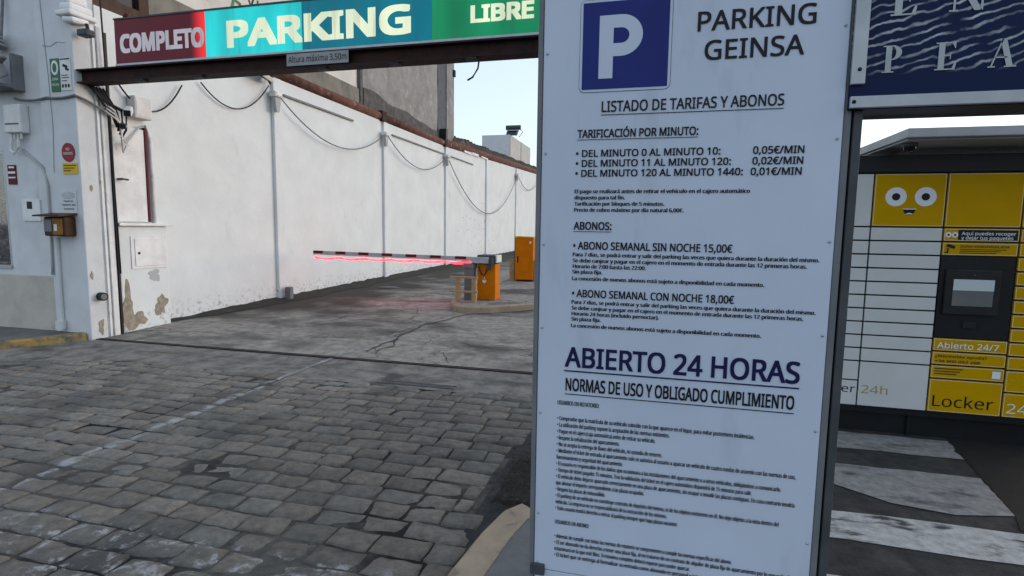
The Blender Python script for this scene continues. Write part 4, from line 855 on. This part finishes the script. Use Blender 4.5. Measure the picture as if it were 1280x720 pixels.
def ul(b, x0, x1, z, th): b.box(x0, x1, YT-.0003, YT+.0003, z-th, z)
b = MB(); b.text('PARKING', .122,.512,2.345,.066,YT,.022); b.text('GEINSA', .150,.480,2.243,.066,YT,.022)
b.text('LISTADO DE TARIFAS Y ABONOS', -.216,.427,2.072,.039,YT,.025); ul(b,-.218,.428,2.062,.0025)
b.text('TARIFICACIÓN POR MINUTO:', -.306,.141,1.977,.029,YT,.04); ul(b,-.307,.142,1.970,.002); b.build('heading_lettering', M_ink, t)
b = MB()
for s_, xa, xb, z in (('• DEL MINUTO 0 AL MINUTO 10:',-.310,.222,1.904),('0,05€/MIN',.334,.503,1.904),('• DEL MINUTO 11 AL MINUTO 120:',-.310,.260,1.866),('0,02€/MIN',.334,.502,1.866),('• DEL MINUTO 120 AL MINUTO 1440:',-.311,.303,1.828),('0,01€/MIN',.330,.499,1.828)):
    b.text(s_, xa, xb, z, .0255, YT, .035)
for s_, xb, z in (('El pago se realizará antes de retirar el vehículo en el cajero automático',.331,1.764),('dispuesto para tal fin.',-.117,1.740),('Tarificación por bloques de 5 minutos.',.031,1.716),('Precio de cobro máximo por día natural 6,00€.',.102,1.692)):
    b.text(s_, -.312, xb, z, .0142, YT, .075, res=2)
b.text('ABONOS:', -.312,-.165,1.622,.029,YT,.04); ul(b,-.313,-.164,1.615,.002)
for k, (h_, s3) in enumerate((('• ABONO SEMANAL SIN NOCHE 15,00€','Horario de 7:00 hasta las 22:00.'),('• ABONO SEMANAL CON NOCHE 18,00€','Horario 24 horas (incluido pernoctar).'))):
    dz = -.191*k
    b.text(h_, -.312, (.282,.298)[k], 1.544+dz, .029, YT, .035)
    b.text('Para 7 días, se podrá entrar y salir del parking las veces que quiera durante la duración del mismo.', -.313,.577,1.516+dz,.0145,YT,.075,res=2)
    b.text('Se debe canjear y pagar en el cajero en el momento de entrada durante las 12 primeras horas.', -.312,.538,1.492+dz,.0145,YT,.075,res=2)
    b.text(s3, -.312,(-.028,.028)[k],1.469+dz,.0145,YT,.075,res=2); b.text('Sin plaza fija.', -.313,-.195,1.447+dz,.0145,YT,.075,res=2)
    b.text('La concesión de nuevos abonos está sujeto a disponibilidad en cada momento.', -.313,.399,1.420+dz,.0145,YT,.075,res=2)
b.build('tariff_lettering', M_ink, t)
b = MB(); b.text('ABIERTO 24 HORAS', -.334,.538,1.066,.079,YT,.034); ul(b,-.336,.541,1.050,.0055); b.build('opening_lettering', M_navyink, t)
b = MB(); b.text('NORMAS DE USO Y OBLIGADO CUMPLIMIENTO', -.329,.527,.966,.050,YT,.04); ul(b,-.331,.529,.952,.0035)
fz = lambda px_: -.360+(px_-695)*.00316
b.text('USUARIOS EN ROTATORIO:', -.360,-.190,.903,.0175,YT,.06,res=2)
rules = [('• Compruebe que la matrícula de su vehículo coincide con la que aparece en el tique, para evitar posteriores incidencias.',935),
('• La utilización del parking supone la aceptación de las normas existentes.',837),('• Pague en el cajero (caja automática) antes de retirar su vehículo.',820),
('• Respete la señalización del aparcamiento.',776),('• No se acepta la entrega de llaves del vehículo, ni custodia de enseres.',829),
('• Mediante el ticket de entrada al aparcamiento solo se autoriza al usuario a aparcar un vehículo de cuatro ruedas de acuerdo con las normas de uso,',983),
('funcionamiento y seguridad del aparcamiento.',781),('• El usuario es responsable de los daños que ocasionara a las instalaciones del aparcamiento o a otros vehículos, obligándose a comunicarlo.',968),
('• Tiempo de ticket pagado: 15 minutos. Tras la validación del ticket en el cajero automático dispondrá de 15 minutos para salir.',936),
('• El vehículo debe dejarse aparcado correctamente en una plaza de aparcamiento, sin ocupar o invadir las plazas contiguas. En caso contrario tendría',984),
('que abonar el importe correspondiente a las plazas ocupadas.',809),('• Respete las plazas de minusválido.',760),
('• El parking de un vehículo no constituye contrato de depósito del mismo, ni de los objetos existentes en él. No deje objetos a la vista dentro del',968),
('vehículo. La empresa no se responsabilizará de la sustracción de los mismos.',838),('• Todo usuario tendrá derecho a entrar al parking siempre que haya plazas vacantes',851)]
for k, (s_, px_) in enumerate(rules): b.text(s_, -.360, fz(px_), .837-.0279*k, .0172, YT, .06, res=1)
b.text('USUARIOS EN ABONO:', -.359,-.217,.385,.0175,YT,.06,res=2)
for k, (s_, xb) in enumerate((('• Además de cumplir con todas las normas de rotatorio se comprometen a cumplir las normas específicas del abono.',.344),
  ('• El ser abonado no da derecho a tener una plaza fija, al no tratarse de un contrato de alquiler de plaza fija de aparcamiento por lo que cada día',.56),
  ('estacionará en la que esté libre. Si estuviera completo deberá esperar para poder aparcar.',.19),('• El ticket que se entrega al formalizar su entrada como abonado es personal e intransferible.',.30))):
    b.text(s_, -.360, xb, .322-.0279*k, .0172, YT, .06, res=1)
b.build('rules_lettering', M_ink, t)

# ------------------------------------------------------------------ navy sign at the upper right
t = thing('navy_sign', 'navy shop sign with silver serif letters and pale frame right of the tariff board', 'sign', (1.2,2.25,2.0))
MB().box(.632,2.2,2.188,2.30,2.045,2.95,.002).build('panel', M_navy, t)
MB().box(.634,2.2,2.302,2.40,2.047,2.9,.002).build('back_box', M_darkcon, t)
fr = MB().box(.631,2.205,2.172,2.187,2.047,2.087,.003).box(.628,.672,2.172,2.187,2.126,2.96,.003).build('frame', M_alu, t)
MB().sphere((.652,2.171,2.175), .007, (1,.6,1), 8).build('screw', M_black, fr); MB().sphere((.642,2.171,2.068), .007, (1,.6,1), 8).build('screw', M_black, fr)
def serif(b, ch, x, z, h, y, w_=None):
    """light serif capitals from strokes: thick stems, hairlines and slab ends"""
    th, hn, sf = .20*h, .045*h, .10*h
    def st(xa, za, xb, zb, wd): b.poly([(xa,y,za),(xa+wd,y,za),(xb+wd,y,zb),(xb,y,zb)])
    def hl(xa, xb, zz, t_=hn): b.poly([(xa,y,zz),(xb,y,zz),(xb,y,zz+t_),(xa,y,zz+t_)])
    if ch == 'P':
        st(x+sf,z+hn,x+sf,z+h-hn,th); hl(x,x+th+2*sf,z); hl(x,x+th+2*sf,z+h-hn)
        c = (x+sf+th, z+.73*h); r1, r2 = .27*h, .23*h
        o_ = [(c[0]+1.25*r1*math.cos(a), c[1]+r1*math.sin(a)) for a in lin(-math.pi/2, math.pi/2, 12)]; i_ = [(c[0]+.62*r2*math.cos(a), c[1]+r2*math.sin(a)) for a in lin(-math.pi/2, math.pi/2, 12)]
        for k in range(12): b.poly([(q[0],y-.0004,q[1]) for q in (o_[k], o_[k+1], i_[k+1], i_[k])])
    elif ch == 'E':
        st(x+sf,z+hn,x+sf,z+h-hn,th); hl(x,x+.66*h,z); hl(x,x+.64*h,z+h-hn); hl(x+sf+th,x+.5*h,z+.5*h)
        b.poly([(x+.66*h,y-.0004,z+hn),(x+.66*h+.03*h,y-.0004,z+.25*h),(x+.63*h,y-.0004,z+.25*h),(x+.55*h,y-.0004,z+hn)]); b.poly([(x+.64*h,y-.0004,z+h-hn),(x+.64*h,y-.0004,z+.78*h),(x+.61*h,y-.0004,z+.78*h),(x+.53*h,y-.0004,z+h-hn)])
        b.poly([(x+.5*h,y-.0004,z+.38*h),(x+.5*h,y-.0004,z+.64*h),(x+.47*h,y-.0004,z+.64*h),(x+.47*h,y-.0004,z+.38*h)])
    elif ch == 'A':
        st(x+.05*h,z+hn,x+.36*h,z+h,hn*1.2); st(x+.55*h,z+hn,x+.30*h,z+h,th); hl(x-.03*h,x+.2*h,z); hl(x+.48*h,x+.86*h,z); hl(x+.17*h,x+.56*h,z+.33*h)
    elif ch == 'N':
        st(x+.08*h,z+hn,x+.08*h,z+h,hn*1.3); st(x+.62*h,z,x+.05*h,z+h,th); st(x+.78*h,z,x+.78*h,z+h,hn*1.3); hl(x-.02*h,x+.22*h,z); hl(x+.66*h,x+.92*h,z+h-hn); hl(x-.06*h,x+.25*h,z+h-hn)
    elif ch == 'T':
        st(x+.28*h,z+hn,x+.28*h,z+h-hn,th); hl(x+.18*h,x+.58*h,z); hl(x,x+.76*h,z+h-hn)
    elif ch == 'R':
        serif(b,'P',x,z,h,y); st(x+.62*h,z,x+.38*h,z+.48*h,th*.9); hl(x+.6*h,x+.92*h,z)
    elif ch == 'L':
        st(x+sf,z+hn,x+sf,z+h-hn,th); hl(x,x+.66*h,z); hl(x,x+th+2*sf,z+h-hn); b.poly([(x+.66*h,y-.0004,z+hn),(x+.69*h,y-.0004,z+.28*h),(x+.66*h,y-.0004,z+.28*h),(x+.55*h,y-.0004,z+hn)])
b = MB()
for ch, x in (('P',.722),('E',.876),('A',1.028)): serif(b, ch, x, 2.162, .088, 2.184)
for ch, x in (('E',.735),('N',.905)): serif(b, ch, x, 2.345, .11, 2.184)
b.build('lettering', mat('silver_letter', (.42,.46,.47), (.34,.38,.40), 12, .4), t)

# ------------------------------------------------------------------ parcel locker
t = thing('parcel_locker', 'white and yellow parcel locker with rows of doors and a touch screen', 'parcel locker', (2.15,5.2,0))
LY = 4.95
MB().box(1.13,3.17,LY+.02,5.60,.17,2.225,.006).build('body', M_lockb, t)
MB().box(1.12,3.18,LY-.012,LY+.02,2.095,2.228,.005).build('header', M_lockb, t)
MB().box(1.16,3.14,LY+.07,5.55,.0,.168).build('plinth', M_lockb, t)
for x in (1.3,2.05,2.9): MB().tube([(x,LY+.05,0),(x,LY+.05,.17)], .014, 8).build('foot', M_lockb, t)
def door(x0, x1, z0, z1, m, trim=True):
    d = MB().box(x0+.006, x1-.006, LY, LY+.019, z0+.006, z1-.006, .003).build('door', m, t)
    return d
C1, C2, C3, C4, C5 = 1.155, 1.65, 2.145, 2.643, 3.14
def trimmed(x0, x1, z0, z1):
    d = door(x0, x1, z0, z1, M_locky); y = LY-.0012; b = MB()
    for a, c, e, g_ in ((x0+.010,x1-.010,z0+.010,z0+.014),(x0+.010,x1-.010,z1-.014,z1-.010),(x0+.010,x0+.014,z0+.014,z1-.014),(x1-.014,x1-.010,z0+.014,z1-.014)): b.box(a,c,y,y+.001,e,g_)
    b.build('edge_trim', M_trimw, d); return d
pz = .108; top = 1.677
door(C1, C2, top, 2.092, M_lockw)
proto1 = door(C1, C2, top-pz, top, M_lockw); proto2 = door(C2, C3, top-pz, top, M_lockw)
for k in range(1, 10):
    for pr in (proto1, proto2):
        c = pr.copy(); c.location = pr.location+Vector((0, 0, -pz*k)); COL.objects.link(c); c.parent = t
zb = top-10*pz
door(C1, C2, zb-.16, zb, M_lockw); lk = door(C1, C2, .225, zb-.16, M_lockw)
MB().text('Locker', 1.30, 1.632, .335, .062, LY-.0015, .0).build('lettering', M_ink, lk)
lk = door(C2, C3, .225, zb, M_lockw); MB().text('24h', 1.675, 1.865, .335, .066, LY-.0015, .0).build('lettering', mat('ochre_print', (.36,.28,.09), rough=.5), lk)
# face panel
fp = trimmed(C2, C3, top, 2.092); eye = MB(); pup = MB()
for x in (1.806, 2.006): eye.disc((x,LY-.002,1.91), .073, 'y', .0015); pup.disc((x,LY-.004,1.91), .028, 'y', .0015)
eye.build('eyes', M_inkw, fp); pup.build('pupils', M_ink, fp)
MB().poly([(1.858,LY-.002,1.815),(1.950,LY-.002,1.815),(1.938,LY-.002,1.79),(1.918,LY-.002,1.772),(1.890,LY-.002,1.772),(1.868,LY-.002,1.79)]).build('mouth', M_ink, fp)
MB().poly([(1.88,LY-.003,1.776),(1.928,LY-.003,1.776),(1.918,LY-.003,1.784),(1.904,LY-.003,1.787),(1.89,LY-.003,1.784)]).box(1.858,1.950,LY-.0035,LY-.003,1.813,1.819).build('teeth', M_inkw, fp)
trimmed(C3, C4, top, 2.092)
# information strips
s1 = trimmed(C3, C4, top-pz, top)
MB().box(C3+.10,C4-.016,LY-.0025,LY-.0015,top-pz+.016,top-.016).build('black_field', M_ink, s1)
MB().text('Aquí puedes recoger', C3+.12,C4-.03,top-.055,.024,LY-.004,.02).text('y dejar tus paquetes', C3+.12,C4-.045,top-.088,.024,LY-.004,.02).disc((C3+.035,LY-.003,top-.055), .021, 'y', .001).disc((C3+.078,LY-.003,top-.055), .021, 'y', .001).build('print', M_inkw, s1)
MB().disc((C3+.035,LY-.0045,top-.055), .008, 'y', .001).disc((C3+.078,LY-.0045,top-.055), .008, 'y', .001).build('pupils', M_ink, s1)
s2 = trimmed(C3, C4, top-2*pz, top-pz); z = top-2*pz
b = MB(); b.text('ZONA VIDEOVIGILADA', C3+.12,C4-.06,z+.066,.017,LY-.0025,.02)
for k in range(3): b.box(C3+.12,C4-.08-.03*k,LY-.0026,LY-.002,z+.05-.014*k,z+.055-.014*k)
b.box(C3+.03,C3+.085,LY-.003,LY-.002,z+.062,z+.085,0,rot_at((C3+.06,LY,z+.07),(0,.3,0))).box(C3+.035,C3+.045,LY-.003,LY-.002,z+.025,z+.06).box(C3+.02,C3+.045,LY-.003,LY-.002,z+.022,z+.03); b.build('print', M_ink, s2)
# screen bay
bay = MB().box(C3+.006,C4-.006,LY+.006,LY+.019,.825,top-2*pz-.006,.003).build('screen_bay', M_lockb, t)
MB().box(2.185,2.545,LY-.02,LY+.005,1.01,1.36,.008).build('screen_frame', M_black, t)
def screen_mat():
    m = mat('screen', (.10,.115,.12), (.08,.09,.095), 2, .08, spec=.7, emit=.12)
    return m
MB().box(2.235,2.50,LY-.024,LY-.021,1.08,1.285,.001).build('screen', screen_mat(), t)
MB().box(2.235,2.50,LY-.0275,LY-.0245,1.20,1.285).build('screen_banner', mat('screen_pale', (.22,.27,.30), rough=.1, emit=.25), t)
MB().disc((2.37,LY-.022,1.32), .006, 'y', .002).build('sensor', M_greyd, t); MB().box(2.33,2.42,LY-.005,LY+.005,.905,.955,.004).build('scanner', M_black, t)
a1 = trimmed(C3, C4, .715, .823); MB().text('Abierto 24/7', C3+.03,C4-.06,.742,.045,LY-.0025,.02).build('lettering', M_inkw, a1)
a2 = trimmed(C3, C4, .607, .715); MB().text('¿Necesitas ayuda?', C3+.025,C4-.13,.67,.020,LY-.0025,.018).text('+34 900 052 288', C3+.025,C4-.17,.63,.020,LY-.0025,.018).build('lettering', M_ink, a2)
a3 = trimmed(C3, C4, .497, .607)
b = MB()
for k in range(3): b.box(C3+.03,C3+.22-.02*k,LY-.0026,LY-.002,.575-.02*k,.582-.02*k)
b.build('print', M_ink, a3); MB().box(C4-.085,C4-.03,LY-.0026,LY-.002,.525,.58).build('sticker', M_inkw, a3)
a4 = trimmed(C3, C4, .225, .497); MB().text('Locker', C3+.035,C4-.055,.275,.088,LY-.0025,.0).build('lettering', M_ink, a4)
# yellow column at the frame edge
trimmed(C4, C5, top, 2.092); pr = trimmed(C4, C5, top-pz, top)
for k in range(1, 10):
    c = pr.copy(); c.location = pr.location+Vector((0, 0, -pz*k)); COL.objects.link(c); c.parent = t
    for ch in pr.children: q = ch.copy(); COL.objects.link(q); q.parent = c
trimmed(C4, C5, zb-.175, zb); a5 = trimmed(C4, C5, .225, zb-.175); MB().text('24h', C4+.03,C4+.24,.262,.075,LY-.0025,.0).build('lettering', M_inkw, a5)
# canopy over it
t = thing('locker_canopy', 'pale grey flat canopy roof above the parcel locker', 'canopy', (2.6,5.2,2.23))
MB().box(1.70,3.6,4.55,5.75,2.30,2.365,.006).build('roof', M_canopy, t); MB().box(1.72,3.58,4.60,5.7,2.287,2.299).build('underside', M_canopy, t)
for x in (2.0,3.3): MB().box(x-.02,x+.02,5.62,5.66,0,2.286).build('post', M_grey, t)
t = thing('dome_camera', 'small black dome camera under the front corner of the canopy', 'camera', (1.79,4.74,2.2))
MB().tube([(1.79,4.74,2.285),(1.79,4.74,2.262)], .05, 16).build('base', M_greyd, t); MB().sphere((1.79,4.74,2.262), .042, (1,1,.95)).build('dome', M_dark, t, smooth=True)
